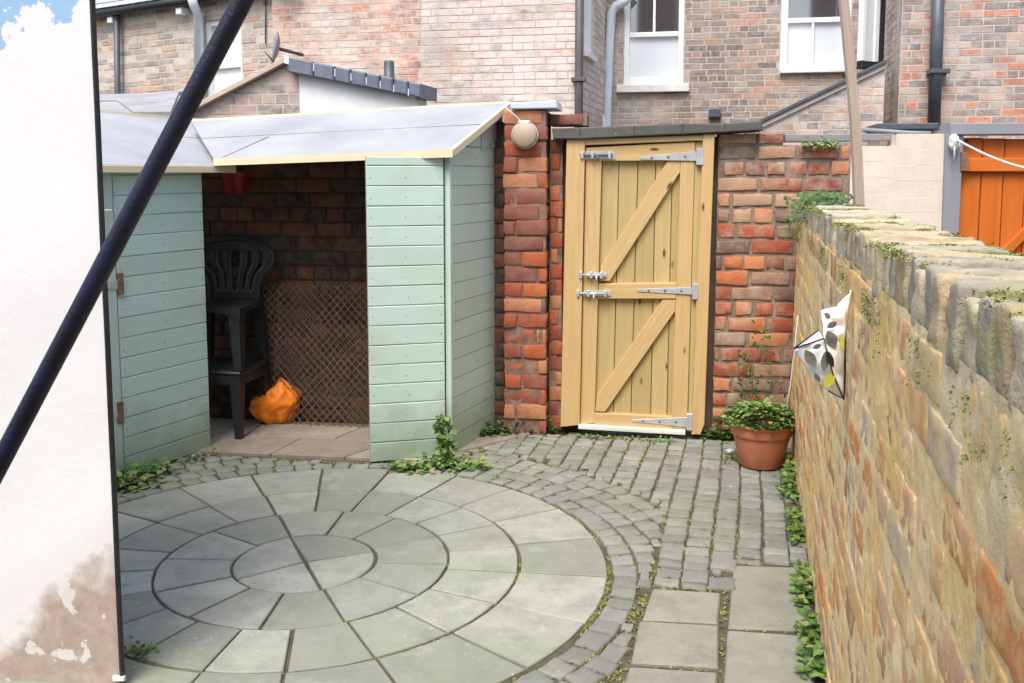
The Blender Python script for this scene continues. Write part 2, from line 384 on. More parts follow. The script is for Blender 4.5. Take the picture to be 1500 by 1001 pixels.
def wall_mats():
    t = NT('buff_brick'); c = t.coord(); isl = t.island()
    cols = [(.74, .48, .2), (.68, .29, .11), (.70, .44, .28), (.76, .56, .3), (.46, .27, .15), (.78, .5, .2), (.64, .36, .21), (.62, .5, .35), (.72, .35, .14), (.54, .44, .35)]
    k = t.ramp(isl, [(i/len(cols), x) for i, x in enumerate(cols)], 'CONSTANT')
    n1 = t.noise(c, 13, 8, .7); n2 = t.noise(c, 55, 6, .75); big = t.noise(c, 1.1, 4, .55)
    k = t.mix(t.math('MULTIPLY', t.step(n2, .35, .7), .35), k, (.3, .17, .09))
    z = t.n('SeparateXYZ', {0: t.n('NewGeometry').outputs['Position']}).outputs[2]
    cov = t.math('ADD', t.math('ADD', t.math('MULTIPLY', n1, .8), t.math('MULTIPLY', big, .5)), t.math('MULTIPLY', t.step(z, .4, 1.15), .16))
    k = t.mix(t.math('MULTIPLY', t.step(cov, .70, .86), .72), k, t.mix(t.step(t.noise(c, 2.4, 4), .42, .6), (.78, .64, .40), (.80, .56, .22)))        # limewash that is still on
    k = t.mix(t.math('MULTIPLY', t.step(t.noise(c, 1.7, 5, .6), .52, .66), .25), k, (.56, .52, .44))
    k = t.mix(t.math('MULTIPLY', t.step(t.noise(c, 21, 6, .8), .63, .70), .8), k, (.13, .09, .06))
    m1 = t.out(k, .95, t.bump(n2, .7, .006, t.bump(n1, .4, .010)), 0, .15)
    t = NT('lime_mortar'); c = t.coord(); n1 = t.noise(c, 11, 8, .7); n2 = t.noise(c, 60, 5, .75); big = t.noise(c, 1.5, 4, .55)
    k = t.mix(t.step(n1, .35, .68), (.68, .53, .30), (.92, .77, .47))
    k = t.mix(t.step(big, .40, .56), k, t.mix(t.step(n1, .3, .7), (.70, .48, .18), (.84, .62, .27)))
    k = t.mix(t.math('MULTIPLY', t.step(t.noise(c, 2.6, 5, .6), .53, .66), .45), k, (.60, .56, .46))
    z = t.n('SeparateXYZ', {0: t.n('NewGeometry').outputs['Position']}).outputs[2]
    g = t.math('ADD', t.math('MULTIPLY', t.noise(c, 6, 6, .7), .9), t.step(z, .6, 1.9))
    k = t.mix(t.math('MULTIPLY', t.step(g, .98, 1.2), .75), k, (.36, .36, .15))
    k = t.mix(t.math('MULTIPLY', t.step(n2, .6, .75), .55), k, (.22, .17, .11))
    k = t.mix(t.math('MULTIPLY', t.step(t.noise(c, 19, 6, .8), .64, .70), .8), k, (.12, .09, .06))
    m2 = t.out(k, .95, t.bump(n2, .7, .006, t.bump(n1, .5, .012)), 0, .15)
    return m1, m2
MAT['buff_brick'], MAT['lime_mortar'] = wall_mats()
def cope_mat():
    t = NT('mossy_brick'); c = t.coord(); i = t.island()
    k = t.ramp(i, [(0, (.44, .38, .27)), (.2, (.52, .44, .31)), (.4, (.30, .28, .23)), (.6, (.46, .37, .24)), (.78, (.38, .27, .17)), (.9, (.42, .39, .32))], 'CONSTANT')
    n1 = t.noise(c, 10, 7, .7); n2 = t.noise(c, 40, 4, .7)
    k = t.mix(t.step(n1, .45, .7), k, (.50, .44, .33))
    k = t.mix(t.math('MULTIPLY', t.step(t.noise(c, 7, 7, .72), .50, .64), .65), k, (.33, .33, .13))
    k = t.mix(t.step(n2, .62, .75), k, (.1, .09, .06))
    return t.out(k, .95, t.bump(n2, .6, .006, t.bump(n1, .5, .015)), 0, .15)
MAT['mossy_brick'] = cope_mat()

# ------------------------------------------------------------------ helpers for masonry
def layout(u0, u1, v0, v1, bl, bh, holes=(), clip=None, hdr=4, jig=.0):
    out = []; nrow = int(round((v1-v0)/bh)) or 1; rh = (v1-v0)/nrow
    for r in range(nrow):
        a, b = v0+r*rh, v0+(r+1)*rh
        L = bl*.5 if (hdr and r % hdr == 2) else bl
        u = u0-(L*.5 if r % 2 else 0)-rnd.random()*.04
        while u < u1:
            e = u+L*(1+rnd.uniform(-.05, .05))
            segs = [(max(u, u0), min(e, u1))]
            for (h0, h1, g0, g1) in holes:
                if b > g0+.01 and a < g1-.01:
                    ns = []
                    for (p, q) in segs:
                        if q <= h0 or p >= h1: ns.append((p, q)); continue
                        if p < h0: ns.append((p, h0))
                        if q > h1: ns.append((h1, q))
                    segs = ns
            for p, q in segs:
                if q-p > .035:
                    t = b
                    if clip:
                        t = min(b, clip(p), clip(q))
                    if t-a > .025: out.append((p, q, a, t))
            u = e
    return out
def backing(mb, P, u0, u1, v0, v1, w0, w1, holes, mat):
    us = sorted({u0, u1, *[min(max(x, u0), u1) for h in holes for x in h[:2]]}); vs = sorted({v0, v1, *[min(max(x, v0), v1) for h in holes for x in h[2:]]})
    for i in range(len(us)-1):
        for j in range(len(vs)-1):
            a, b, c, d = us[i], us[i+1], vs[j], vs[j+1]
            if b-a < 1e-4 or d-c < 1e-4: continue
            if any((a+b)/2 > h[0] and (a+b)/2 < h[1] and (c+d)/2 > h[2] and (c+d)/2 < h[3] for h in holes): continue
            mb.box(P, a, b, c, d, w0, w1, mat)
def far_bricks(mb, P, lay, joint=.0115, prot=.0025, w=0., mat=0, jit=.0015):
    for (p, q, a, b) in lay:
        j = joint/2; z = w+prot+rnd.uniform(-jit, jit)
        mb.prism(P, [(p+j, a+j), (q-j, a+j+rnd.uniform(-.002, .002)), (q-j, b-j), (p+j, b-j+rnd.uniform(-.002, .002))], w-.01, z, mat, .0012, 'u')
def near_bricks(mb, P, lay, joint=.012, prot=.006, w=0., depth=.10, mat=0, jit=.003, amp=.004):
    for (p, q, a, b) in lay:
        z = w+prot+rnd.uniform(-jit, jit)
        O = P.pt((p+q)/2, (a+b)/2, z-depth/2)
        ang = rnd.uniform(-.012, .012)
        A = (P.U*math.cos(ang)+P.V*math.sin(ang)); B = P.V*math.cos(ang)-P.U*math.sin(ang)
        mb.block(O, A, B, P.N, q-p-joint*rnd.uniform(.6, 1.3), b-a-joint*rnd.uniform(.7, 1.3), depth, (5, 4, 3), .0042, amp, 26., mat)

# ------------------------------------------------------------------ key places
WD = Vector((math.sin(R(13.8)), math.cos(R(13.8)), 0)); WL = Vector((WD.y, -WD.x, 0))   # along / across the right-hand wall
pw = G(1212, 1000); WOFF = pw.dot(WL)                                                    # wall face: dot(WL) = WOFF
g0 = G(822, 632)
GW = Plane((g0.x, g0.y), 8.0)                                                            # plane of the yard's back wall
CC = G(447, 822); CC = Vector((CC.x, CC.y))                                              # centre of the paving circle
R1, R2, R3, R4 = .282, .573, .86, 1.21

# ================================================================== SETTING: ground and paving
mb = MB(); mb.add([(-70, -70, -.05), (70, -70, -.05), (70, 90, -.05), (-70, 90, -.05)], [(0, 1, 2, 3)])
tag(mb.build('ground', MAT['soil']), kind='structure')
mb = MB(); n = 70
x0, x1, y0, y1 = -3.4, 2.2, .2, 6.3
vs = [(x0+(x1-x0)*i/n, y0+(y1-y0)*j/n, -.0105+.004*noise.noise(Vector((i*.6, j*.6, 0)))) for j in range(n+1) for i in range(n+1)]
mb.add(vs, [(j*(n+1)+i, j*(n+1)+i+1, (j+1)*(n+1)+i+1, (j+1)*(n+1)+i) for j in range(n) for i in range(n)], 0, None, True)
tag(mb.build('paving_bed', MAT['bed']), kind='structure')

def zang(lst, z=2.6786, ox=140, oy=640):
    out = []
    for x, y in lst:
        p = G(ox+x/z, oy+y/z); out.append(math.atan2(p.y-CC.y, p.x-CC.x) % (2*math.pi))
    return sorted(out)
up, lo = (690, 300), (930, 650)
a_r1 = zang([(1040, 850), (640, 180), (600, 545), (1095, 447)])
a_r2 = zang([(560, 400), (440, 480), (405, 573), (495, 643), (695, 678), (930, 650), (1145, 585), (1247, 497), (1230, 408), (1105, 352), (928, 352), (738, 340)])
a_r3 = zang([(350, 365), (505, 305), (685, 262), (872, 252), (1062, 228), (1212, 265), (1335, 312), (1430, 370), (1445, 445), (1440, 520), (1400, 615), (1265, 707), (1030, 775), (760, 830), (500, 832), (305, 775), (205, 700), (170, 610), (165, 525), (205, 445)])
a_r4 = zang([(772, 754), (818, 792), (824, 841), (785, 896), (698, 944), (556, 705), (636, 715), (715, 727), (470, 703), (373, 703), (287, 728), (205, 758), (562, 978), (416, 991), (285, 995), (172, 905), (120, 850), (130, 800)], 1, 0, 0)
mb = MB()
def sector(r0, r1, a0, a1, g=.0065):
    da = a1-a0; k = max(2, int(da/R(5)))
    g0_, g1_ = g*rnd.uniform(.5, 1.3), g*rnd.uniform(.5, 1.3)
    ro, ri = r1-g*rnd.uniform(.6, 1.3), (r0+g*rnd.uniform(.6, 1.3) if r0 > 0 else 0)
    pts = [(CC.x+ro*math.cos(a0+g0_/ro+(da-(g0_+g1_)/ro)*i/k), CC.y+ro*math.sin(a0+g0_/ro+(da-(g0_+g1_)/ro)*i/k)) for i in range(k+1)]
    if ri > 0:
        pts += [(CC.x+ri*math.cos(a1-g1_/ri-(da-(g0_+g1_)/ri)*i/k), CC.y+ri*math.sin(a1-g1_/ri-(da-(g0_+g1_)/ri)*i/k)) for i in range(k+1)]
    else:
        m = (a0+a1)/2; pts.append((CC.x+.012*math.cos(m), CC.y+.012*math.sin(m)))
    # arcs are concave on the inner side: build as a strip
    n_ = k+1; z = rnd.uniform(-.0012, .0012); tx, ty = rnd.uniform(-.003, .003), rnd.uniform(-.003, .003)
    c = 0.0035
    def zz(p): return z+(p[0]-CC.x)*0+tx*(p[0]-pts[0][0])+ty*(p[1]-pts[0][1])
    if ri > 0:
        out_, inn = pts[:n_], pts[n_:][::-1]
        def sh(p, dr):
            d = Vector((p[0]-CC.x, p[1]-CC.y)); L = d.length; d = d*((L+dr)/L); return (CC.x+d.x, CC.y+d.y)
        rows = []
        for i in range(n_):
            w = Vector((0, 0))
            tang = Vector((-(out_[i][1]-CC.y), out_[i][0]-CC.x)).normalized()
            sft = tang*(c if i == 0 else (-c if i == n_-1 else 0))
            o, q = out_[i], inn[i]
            jt = .005*noise.noise(Vector((o[0]*14, o[1]*14, 3)))
            o1, q1 = sh(o, -c), sh(q, c)
            o1 = (o1[0]+sft.x, o1[1]+sft.y); q1 = (q1[0]+sft.x, q1[1]+sft.y)
            rows.append([(q[0], q[1], -.03), (q[0], q[1], zz(q)-c), (q1[0], q1[1], zz(q1)), (o1[0], o1[1], zz(o1)), (o[0]+jt, o[1]+jt, zz(o)-c), (o[0]+jt, o[1]+jt, -.03)])
        vs = [p for r in rows for p in r]; fs = []
        for i in range(n_-1):
            for q in range(5): fs.append((i*6+q, (i+1)*6+q, (i+1)*6+q+1, i*6+q+1)[::-1])
        for i, rv in ((0, 0), (n_-1, 1)):
            b = i*6
            a = [(b+0, b+1, b+4, b+5), (b+1, b+2, b+3, b+4)]
            fs += [x[::-1] if rv == 0 else x for x in a]
        mb.add(vs, fs)
    else:
        mb.slab(pts, -.03, z, 0, .005)
for r0, r1, aa in ((0, R1, a_r1), (R1, R2, a_r2), (R2, R3, a_r3), (R3, R4, a_r4)):
    for i in range(len(aa)):
        a0, a1 = aa[i], aa[(i+1) % len(aa)]
        if a1 < a0: a1 += 2*math.pi
        if r0 > 0 and a1-a0 > R(30):
            k = int((a1-a0)/R(20)); 
            for q in range(k): sector(r0, r1, a0+(a1-a0)*q/k, a0+(a1-a0)*(q+1)/k)
        else: sector(r0, r1, a0, a1)
tag(mb.build('patio_circle', MAT['slab']), kind='structure')

# rectangular slabs at lower right (corners in zoomed pixels)
def z3(x, y): p = G(640+x/2.4967, 600+y/2.4967); return (p.x, p.y)
SL = [[z3(787, 652), z3(1040, 668), z3(1030, 780), z3(748, 766)], [z3(738, 772), z3(1033, 788), z3(1033, 945), z3(706, 926)],
      [z3(1083, 566), z3(1318, 574), z3(1358, 808), z3(1062, 795)], [z3(1060, 803), z3(1362, 826), z3(1400, 1080), z3(1042, 1080)],
      [z3(701, 941), z3(1030, 962), z3(1016, 1110), z3(655, 1095)]]
mb = MB(); rs = random.Random(3)
for i, q in enumerate(SL): mb.slab(inset(q, .003), -.04, rs.uniform(-.002, .004), 0, .006, (rs.uniform(-.006, .006), rs.uniform(-.006, .006)))
def nxt(q, k, gap=.02):                                        # the same courses carried on towards the viewer, out of the picture
    a, b, c, d = [Vector(p) for p in q]; L = (d-a).length; e = -Vector((WD.x, WD.y))
    return [tuple(d+e*gap), tuple(c+e*gap), tuple(c+e*(gap+k)), tuple(d+e*(gap+k))]
SX = [nxt(SL[3], .5), nxt(SL[4], .5)]
for q in list(SX): SX.append(nxt(q, .5))
for q in SX: mb.slab(inset(q, .003), -.04, 0, 0, .006)
tag(mb.build('slab_path', MAT['concrete']), kind='structure')
def inpoly(p, q, grow=.0):
    s = None; n = len(q)
    for i in range(n):
        a, b = q[i], q[(i+1) % n]
        L = math.hypot(b[0]-a[0], b[1]-a[1]) or 1
        c = ((b[0]-a[0])*(p[1]-a[1])-(b[1]-a[1])*(p[0]-a[0]))/L
        if s is None:
            ar = sum(q[k][0]*q[(k+1) % n][1]-q[(k+1) % n][0]*q[k][1] for k in range(n)); s = 1 if ar > 0 else -1
        if c*s < -grow: return False
    return True

# shed outlines on the ground
LA, LB = G(163, 705), G(306, 655)                              # left shed face
LS = Plane.through(LA, LB); LSL = (LB-LA).length
FA, FB = G(543, 676), G(652, 668)                              # right shed front panel
FP = Plane.through(FA, FB); FPL = (FB-FA).length
SA, SB = G(658, 667), G(726, 625)                              # right shed side panel
SP = Plane.through(SA, SB); SPL = (SB-SA).length
FL0, FL1 = G(309, 664), G(543, 673)
SHED = [(LA.x, LA.y), (LB.x, LB.y), (FL0.x, FL0.y), (FA.x, FA.y), (FB.x, FB.y), (SA.x, SA.y), (SB.x, SB.y)]
shed_poly = SHED+[(-.1, 6.4), (-3.6, 6.4), (-3.6, 4.2)]
def inside(p, poly):
    c = False; n = len(poly); j = n-1
    for i in range(n):
        if (poly[i][1] > p[1]) != (poly[j][1] > p[1]) and p[0] < (poly[j][0]-poly[i][0])*(p[1]-poly[i][1])/(poly[j][1]-poly[i][1])+poly[i][0]: c = not c
        j = i
    return c
def free(p, m=.03, gr=.045):
    v = Vector((p[0], p[1], 0))
    if v.dot(WL) > WOFF-.03: return False
    if (v-GW.o).dot(GW.N) < -.02: return False
    if any(inside((p[0]+dx, p[1]+dy), shed_poly) for dx in (-m, m) for dy in (-m, m)): return False
    if any(inpoly(p, q, gr) for q in SL+SX): return False
    return True
u_start = G(968, 800).dot(WL)
setts = MB(); joints = []; RECT = []
def sett(c, d, la, lb):
    A = Vector((d[0], d[1], 0)); B = Vector((-d[1], d[0], 0))
    t1, t2 = rnd.uniform(-.02, .02), rnd.uniform(-.02, .02)
    Z = Vector((t1, t2, 1)).normalized(); A = (A-Z*A.dot(Z)).normalized(); B = Z.cross(A)
    h = .05
    setts.block(Vector((c[0], c[1], rnd.uniform(-.004, .004)-h/2)), A, B, Z, la, lb, h, (5, 5, 3), .007, .0075, 20., 0)
    RECT.append((c[0], c[1], d[0], d[1], la/2, lb/2))
for k in range(7):                                             # rows that follow the circle
    r_in = R4+.012+k*.103; a = rnd.random(); end = a+2*math.pi
    while a < end-.03:
        L = rnd.uniform(.082, .118); da = L/(r_in+.05); m = a+da/2
        for wd in (.103, .082, .062, .048):
            r = r_in+wd/2; c = (CC.x+r*math.cos(m), CC.y+r*math.sin(m))
            ang = math.degrees(m) % 360
            cs = [(CC.x+q*math.cos(b), CC.y+q*math.sin(b)) for q in (r_in+.008, r_in+wd-.008) for b in (a+.02, a+da-.02)]
            ok = all(free(q, .02, .010) for q in cs) and max(Vector((q[0], q[1], 0)).dot(WL) for q in cs) < u_start-.002
            ok = ok and ((k < 4 and (c[1] > CC.y or k < 2 or c[0] < CC.x)) or (CC.y < c[1] < CC.y+.62 and c[0] > CC.x)) and c[1] > .8 and not (150 < ang < 290 and c[1] < 4.2 and c[0] < -1.9)
            if ok:
                sett(c, (-math.sin(m), math.cos(m)), L-.011, wd-.011)
                joints.append((CC.x+(r+.05)*math.cos(a), CC.y+(r+.05)*math.sin(a))); break
        a += da
cols_ = []; u = u_start
while u < WOFF-.03: w = rnd.uniform(.094, .112); cols_.append((u, w)); u += w
u = u_start
while u > u_start-2.0: w = rnd.uniform(.094, .112); u -= w; cols_.append((u, w))
for u, w in cols_:                                             # straight rows that run to the gate
    s = 1.0+rnd.random()*.1
    while s < 6.2:
        L0 = rnd.uniform(.078, .112); hit_ = None
        for fL in (1, .75, .55):
            for fw in (1, .72, .5):
                L = L0*fL; ww = w*fw; c3 = WL*(u+w-ww/2)+WD*(s+L0-L/2); c = (c3.x, c3.y)
                ends = [(c[0]+WD.x*q+WL.x*h, c[1]+WD.y*q+WL.y*h) for q in (-L/2, L/2) for h in (-ww*.45, ww*.45)]
                rr = min(math.hypot(q[0]-CC.x, q[1]-CC.y) for q in ends)
                lim = R4+.008 if u >= u_start-.001 else R4+(.206 if c[1] < CC.y else 7*.103 if c[1] < CC.y+.62 else 4*.103)+.010
                if all(free(e, .02, .010) for e in ends) and c[1] > .8 and rr > lim: hit_ = (c, L, ww); break
            if hit_: break
        L = L0
        if hit_:
            c, l_, ww = hit_; wob = .006*math.sin(s*3.1+u*5)
            sett((c[0]+WL.x*wob, c[1]+WL.y*wob), (WD.x, WD.y), l_-.013, ww-.009)
            e = WL*(u+wob)+WD*s; joints.append((e.x, e.y))
        s += L
# small fillers wherever a full stone did not fit
def rdist(p, q):
    dx, dy = p[0]-q[0], p[1]-q[1]; a = abs(dx*q[2]+dy*q[3])-q[4]; b = abs(-dx*q[3]+dy*q[2])-q[5]
    return max(a, b) if a < 0 or b < 0 else math.hypot(a, b)
cand = []; gx = -2.3
while gx < 1.75:
    gy = 1.9
    while gy < 5.9:
        p = (gx+rnd.uniform(-.006, .006), gy+rnd.uniform(-.006, .006)); rr = math.hypot(p[0]-CC.x, p[1]-CC.y)
        if rr > R4+.03 and (p[0] > -.9 or p[1] > 4.3) and free(p, .03, .032):
            d_ = min([rdist(p, q) for q in RECT if abs(q[0]-p[0]) < .2 and abs(q[1]-p[1]) < .2] or [.2]); d_ = min(d_, rr-R4-.008)
            if d_ > .022: cand.append((d_, p))
        gy += .02
    gx += .02
cand.sort(reverse=True); put = []
for d_, p in cand:
    d2 = min([d_]+[math.hypot(p[0]-q[0], p[1]-q[1])-e for q, e in put if abs(q[0]-p[0]) < .25])
    if d2 < .022: continue
    d2 = min(d2, .055); put.append((p, d2*1.15)); sett(p, (WD.x, WD.y), 2*d2*.92, 2*d2*.92)
tag(setts.build('sett_paving', MAT['sett']), kind='structure')

# floor slabs in the shed
mb = MB(); bk0 = GW.pt(-2.6, 0, -.02); bk1 = GW.pt(-.15, 0, -.02)
fl = [(FL0, FL1), (bk0, bk1)]
def lerp(a, b, t): return a+(b-a)*t
f0, f1, b0_, b1_ = lerp(FL0, FL1, -.55), lerp(FL0, FL1, 1.3), GW.pt(-2.75, 0, .02), GW.pt(-.1, 0, .02)
for i in range(4):
    for j in range(2):
        def P2(s, t): p = lerp(lerp(f0, f1, s), lerp(b0_, b1_, s), t); return (p.x, p.y)
        o = .09*j
        s0, s1 = max(0, i/4+o), min(1, (i+1)/4+o)
        mb.slab(inset([P2(s0, j/2), P2(s1, j/2), P2(s1, (j+1)/2), P2(s0, (j+1)/2)], .004), -.03, .006+rnd.uniform(0, .003), 0, .004)
tag(mb.build('shed_floor', MAT['shed_slab']), kind='structure')

# moss in the joints
mb = MB(); rs = random.Random(5)
def tuft(mb, p, r, h, mat=0, k=7):
    for _ in range(k):
        a = rs.uniform(0, 6.28); d = Vector((math.cos(a), math.sin(a), rs.uniform(.3, 1.1)))
        q = Vector(p)+Vector((rs.uniform(-r, r), rs.uniform(-r, r), 0))
        mb.leaf(q, d, Vector((rs.uniform(-.3, .3), rs.uniform(-.3, .3), 1)), h*rs.uniform(.6, 1.3), h*.6, mat)
for (x, y) in joints:
    g = noise.noise(Vector((x*1.3, y*1.3, 2)))
    near = y < 3.6 or (x > .3 and y > 4.9)
    if rs.random() < (1.0 if near else .6)+g*.8:
        for _ in range(3): tuft(mb, (x+rs.uniform(-.05, .05), y+rs.uniform(-.05, .05), -.012), .014, .012)
for _ in range(26000):                                         # moss and silt-green along every open joint between the setts
    x, y = rs.uniform(-1.6, 1.75), rs.uniform(1.9, 5.75); m = noise.noise(Vector((x*1.4, y*1.4, 6)))+(.38 if y < 3.6 else .08)+(.2 if y > 5 else 0)
    if m < rs.uniform(-.1, .35): continue
    if math.hypot(x-CC.x, y-CC.y) < R4+.004 or not free((x, y), .03, .004): continue
    if min([rdist((x, y), q) for q in RECT if abs(q[0]-x) < .13 and abs(q[1]-y) < .13] or [.1]) < -.003: continue
    tuft(mb, (x, y, -.009), .008, .011, 0, 4)
for _ in range(900):                                           # along the round joints of the patio
    r = rs.choice([R4, R4, R4, R2, R3]); a = rs.uniform(-1.2, .9)
    if noise.noise(Vector((a*3, r, 1))) > .0: tuft(mb, (CC.x+r*math.cos(a), CC.y+r*math.sin(a), -.012), .006, .009, 0, 4)
tag(mb.build('moss', MAT['moss']), 'yellow green moss in the joints of the small stone setts', 'moss', kind='stuff')

# ================================================================== RIGHT-HAND OLD WALL
wall = thing('garden_wall', (WL*(WOFF+.1)+WD*3), 'old lime-washed brick garden wall with mossy brick coping along the yard', 'wall')
HT = 1.292                                                      # underside of the coping
s0, s1 = .15, 5.62
def wave(s, z):
    p = Vector((s, z, 0)); return .009*noise.noise(p*1.1)+.003*noise.noise(p*4.1+Vector((5, 0, 0)))
mb = MB(); ns, nz = 470, 112; vs = []; us = []
for i in range(ns+1):
    s = s0+(s1-s0)*(i/ns)**1.45
    for j in range(nz+1):
        z = -.05+(HT+.062)*j/nz; p = Vector((s, z, 0)); top = max(0, min(1, (z-1.16)/.12))
        b = wave(s, z)*(1-top)+.0035*noise.noise(p*9+Vector((0, 7, 0)))+.0032*noise.noise(p*24)+.0025*noise.noise(p*60)-.0012-.004*top
        vs.append(WL*(WOFF-b)+WD*s+Vector((0, 0, z))); us.append((s, z))
mb.add(vs, [(i*(nz+1)+j, i*(nz+1)+j+1, (i+1)*(nz+1)+j+1, (i+1)*(nz+1)+j) for i in range(ns) for j in range(nz)], 1, us, True)
row = 0; z = -.03; rb = random.Random(17)
while z < HT-.03:
    h = .0885*rb.uniform(.96, 1.04); s = s0-rb.random()*.12-(.11 if row % 2 else 0)
    while s < s1-.02:
        L = (.228 if row % 4 != 3 else .114)*rb.uniform(.95, 1.05)
        if s > s0-.02 and s+L < s1+.02:
            zc, sc_ = z+h/2, s+L/2
            tilt = rb.uniform(-.018, .018)
            A = (WD+Vector((0, 0, tilt))).normalized(); B = (Vector((0, 0, 1))-WD*tilt).normalized()
            out_ = wave(sc_, zc)+rb.uniform(-.0035, .0018)-.05
            fine = (9, 6, 3) if s < 2.6 else (6, 4, 3)
            mb.block(WL*(WOFF-out_)+WD*sc_+Vector((0, 0, zc)), A, B, -WL, L-rb.uniform(.006, .016), h-rb.uniform(.006, .014), .1, fine, .005, .0038, 32., 0)
        s += L
    z += h; row += 1
WT = .205
def wpt(s, o, z): return WL*(WOFF+o)+WD*s+Vector((0, 0, z))
mb.add([wpt(s0, .03, -.05), wpt(s0, WT, -.05), wpt(s0, WT, HT), wpt(s0, .03, HT), wpt(s1, .03, -.05), wpt(s1, WT, -.05), wpt(s1, WT, HT), wpt(s1, .03, HT)],
       [(0, 1, 2, 3), (1, 5, 6, 2), (5, 4, 7, 6), (3, 2, 6, 7)], 1, [(s0, 0), (s0+.2, 0), (s0+.2, HT), (s0, HT), (s1, 0), (s1+.2, 0), (s1+.2, HT), (s1, HT)])
mb.build('wall_face', [MAT['buff_brick'], MAT['lime_mortar']], wall)
mb = MB(); s = s0; rc = random.Random(11)
while s < s1-.03:
    w = rc.uniform(.064, .09); h = rc.uniform(.104, .122)
    mb.block(wpt(s+w/2, WT/2+.008+rc.uniform(-.005, .006), HT+h/2-.008), (WD+WL*rc.uniform(-.06, .06)).normalized(), (WL+Vector((0, 0, rc.uniform(-.04, .04)))).normalized(), Vector((0, 0, 1)), w-.011, WT+rc.uniform(-.004, .012), h+rc.uniform(-.008, .006), (5, 12, 9), .007, .007, 24., 0)
    s += w
mb.box(Plane(wpt(s1, 0, 0), 0), 0, .001, 0, .001, 0, .001)
cp = mb.build('coping', MAT['mossy_brick'], wall)
# mortar between the coping bricks
mb = MB()
mb.add([wpt(s0, .016, HT), wpt(s0, WT-.016, HT), wpt(s0, WT-.016, HT+.075), wpt(s0, .016, HT+.075), wpt(s1, .016, HT), wpt(s1, WT-.016, HT), wpt(s1, WT-.016, HT+.075), wpt(s1, .016, HT+.075)],
       [(0, 1, 2, 3), (1, 5, 6, 2), (5, 4, 7, 6), (3, 2, 6, 7), (0, 3, 7, 4)])
mb.build('coping_mortar', MAT['lime_mortar'], wall)
# moss on the coping
mb = MB(); rs = random.Random(8)
for _ in range(1100):
    s = rs.uniform(.8, 5.6); o = rs.uniform(-.01, WT+.01)
    g = noise.noise(Vector((s*2.3, o*6, 4)))
    if g < (.03 if s < 3.6 else -.15): continue
    for _ in range(7): tuft(mb, wpt(s+rs.uniform(-.03, .03), o+rs.uniform(-.02, .02), HT+.098+rs.uniform(0, .008)), .012, .0065, 0, 6)
for _ in range(420):                                            # bits that hang on the face under the coping
    s = 1+4.5*rs.random()**.8; z = HT-.01-abs(rs.gauss(0, .035))
    if noise.noise(Vector((s*3, 1, 1))) < .02: continue
    for _ in range(9):
        p = wpt(s+rs.gauss(0, .008), -.010, z+rs.gauss(0, .008)); mb.leaf(p, Vector((rs.uniform(-1, 1), rs.uniform(-1, 1), rs.uniform(-1, .2)))-WL*.5, -WL+Vector((0, 0, .4)), .0055, .0045)
tag(mb.build('wall_moss', MAT['moss']), 'yellow green moss growing on the brick coping of the garden wall', 'moss', kind='stuff')

# ================================================================== BACK WALL OF THE YARD
bw = thing('boundary_wall', GW.pt(.4, 0, 0), 'red brick boundary wall with a pier and a dark coping over the gate', 'wall')
def hu(px, py=400, w=0.): return GW.hit(px, py, w)[0]
def hv(py, px=900, w=0.): return GW.hit(px, py, w)[1]
uPl, uPr = hu(737, 400, .1), hu(802, 400, .1); uG0, uG1 = hu(826, 420), hu(1043, 420)
top_r = hv(192, 1090)
# bricks behind the shed
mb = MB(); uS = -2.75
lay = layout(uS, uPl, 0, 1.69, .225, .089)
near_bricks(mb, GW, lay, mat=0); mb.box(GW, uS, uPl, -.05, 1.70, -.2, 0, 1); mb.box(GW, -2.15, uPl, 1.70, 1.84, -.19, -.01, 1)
mb.build('shed_back_brickwork', [MAT['shaded_brick'], MAT['shaded_mortar']], bw)
# pier
mb = MB(); ph = hv(160, 770, .1)
near_bricks(mb, GW, layout(uPl, uPr, 0, ph, .235, .0905, hdr=2), w=.095, depth=.13, amp=.009, jit=.011)
mb.box(GW, uPl+.012, uPr-.012, -.05, ph-.01, -.2, .095, 1)
mb.build('pier', [MAT['red_brick'], MAT['mortar_red']], bw)
mb = MB(); rh = hv(203, 815)
near_bricks(mb, GW, layout(uPr, uG0-.005, 0, rh, .14, .0905, hdr=0), w=-.005, depth=.11, amp=.006)
mb.box(GW, uPr, uG0-.012, -.05, rh-.005, -.2, -.005, 1)
# stub of wall above the coping, left
near_bricks(mb, GW, layout(uPr, hu(862, 175), hv(184, 840), hv(166, 840), .21, .09, hdr=0), w=0, depth=.12)
mb.box(GW, uPr, hu(860, 175), hv(184, 840), hv(168, 840), -.2, -.004, 1)
mb.build('jamb', [MAT['red_brick'], MAT['mortar_red']], bw)
mb = MB(); uR = hu(1246, 250)
near_bricks(mb, GW, layout(uG1+.012, uR, 0, hv(212, 1150), .235, .0895, hdr=3), joint=.019, w=-.01, depth=.11, amp=.009, jit=.004)
near_bricks(mb, GW, layout(uG1+.012, hu(1150, 200), hv(212, 1150), hv(194, 1120), .235, .09, hdr=0), w=-.01, depth=.11, amp=.007)
mb.box(GW, uG1+.02, uR, -.05, hv(213, 1150), -.2, -.012, 1); mb.box(GW, uG1+.02, hu(1148, 200), hv(213, 1150), hv(196, 1120), -.2, -.0125, 1)
mb.build('gate_side_brickwork', [MAT['red_brick_b'], MAT['mortar']], bw)
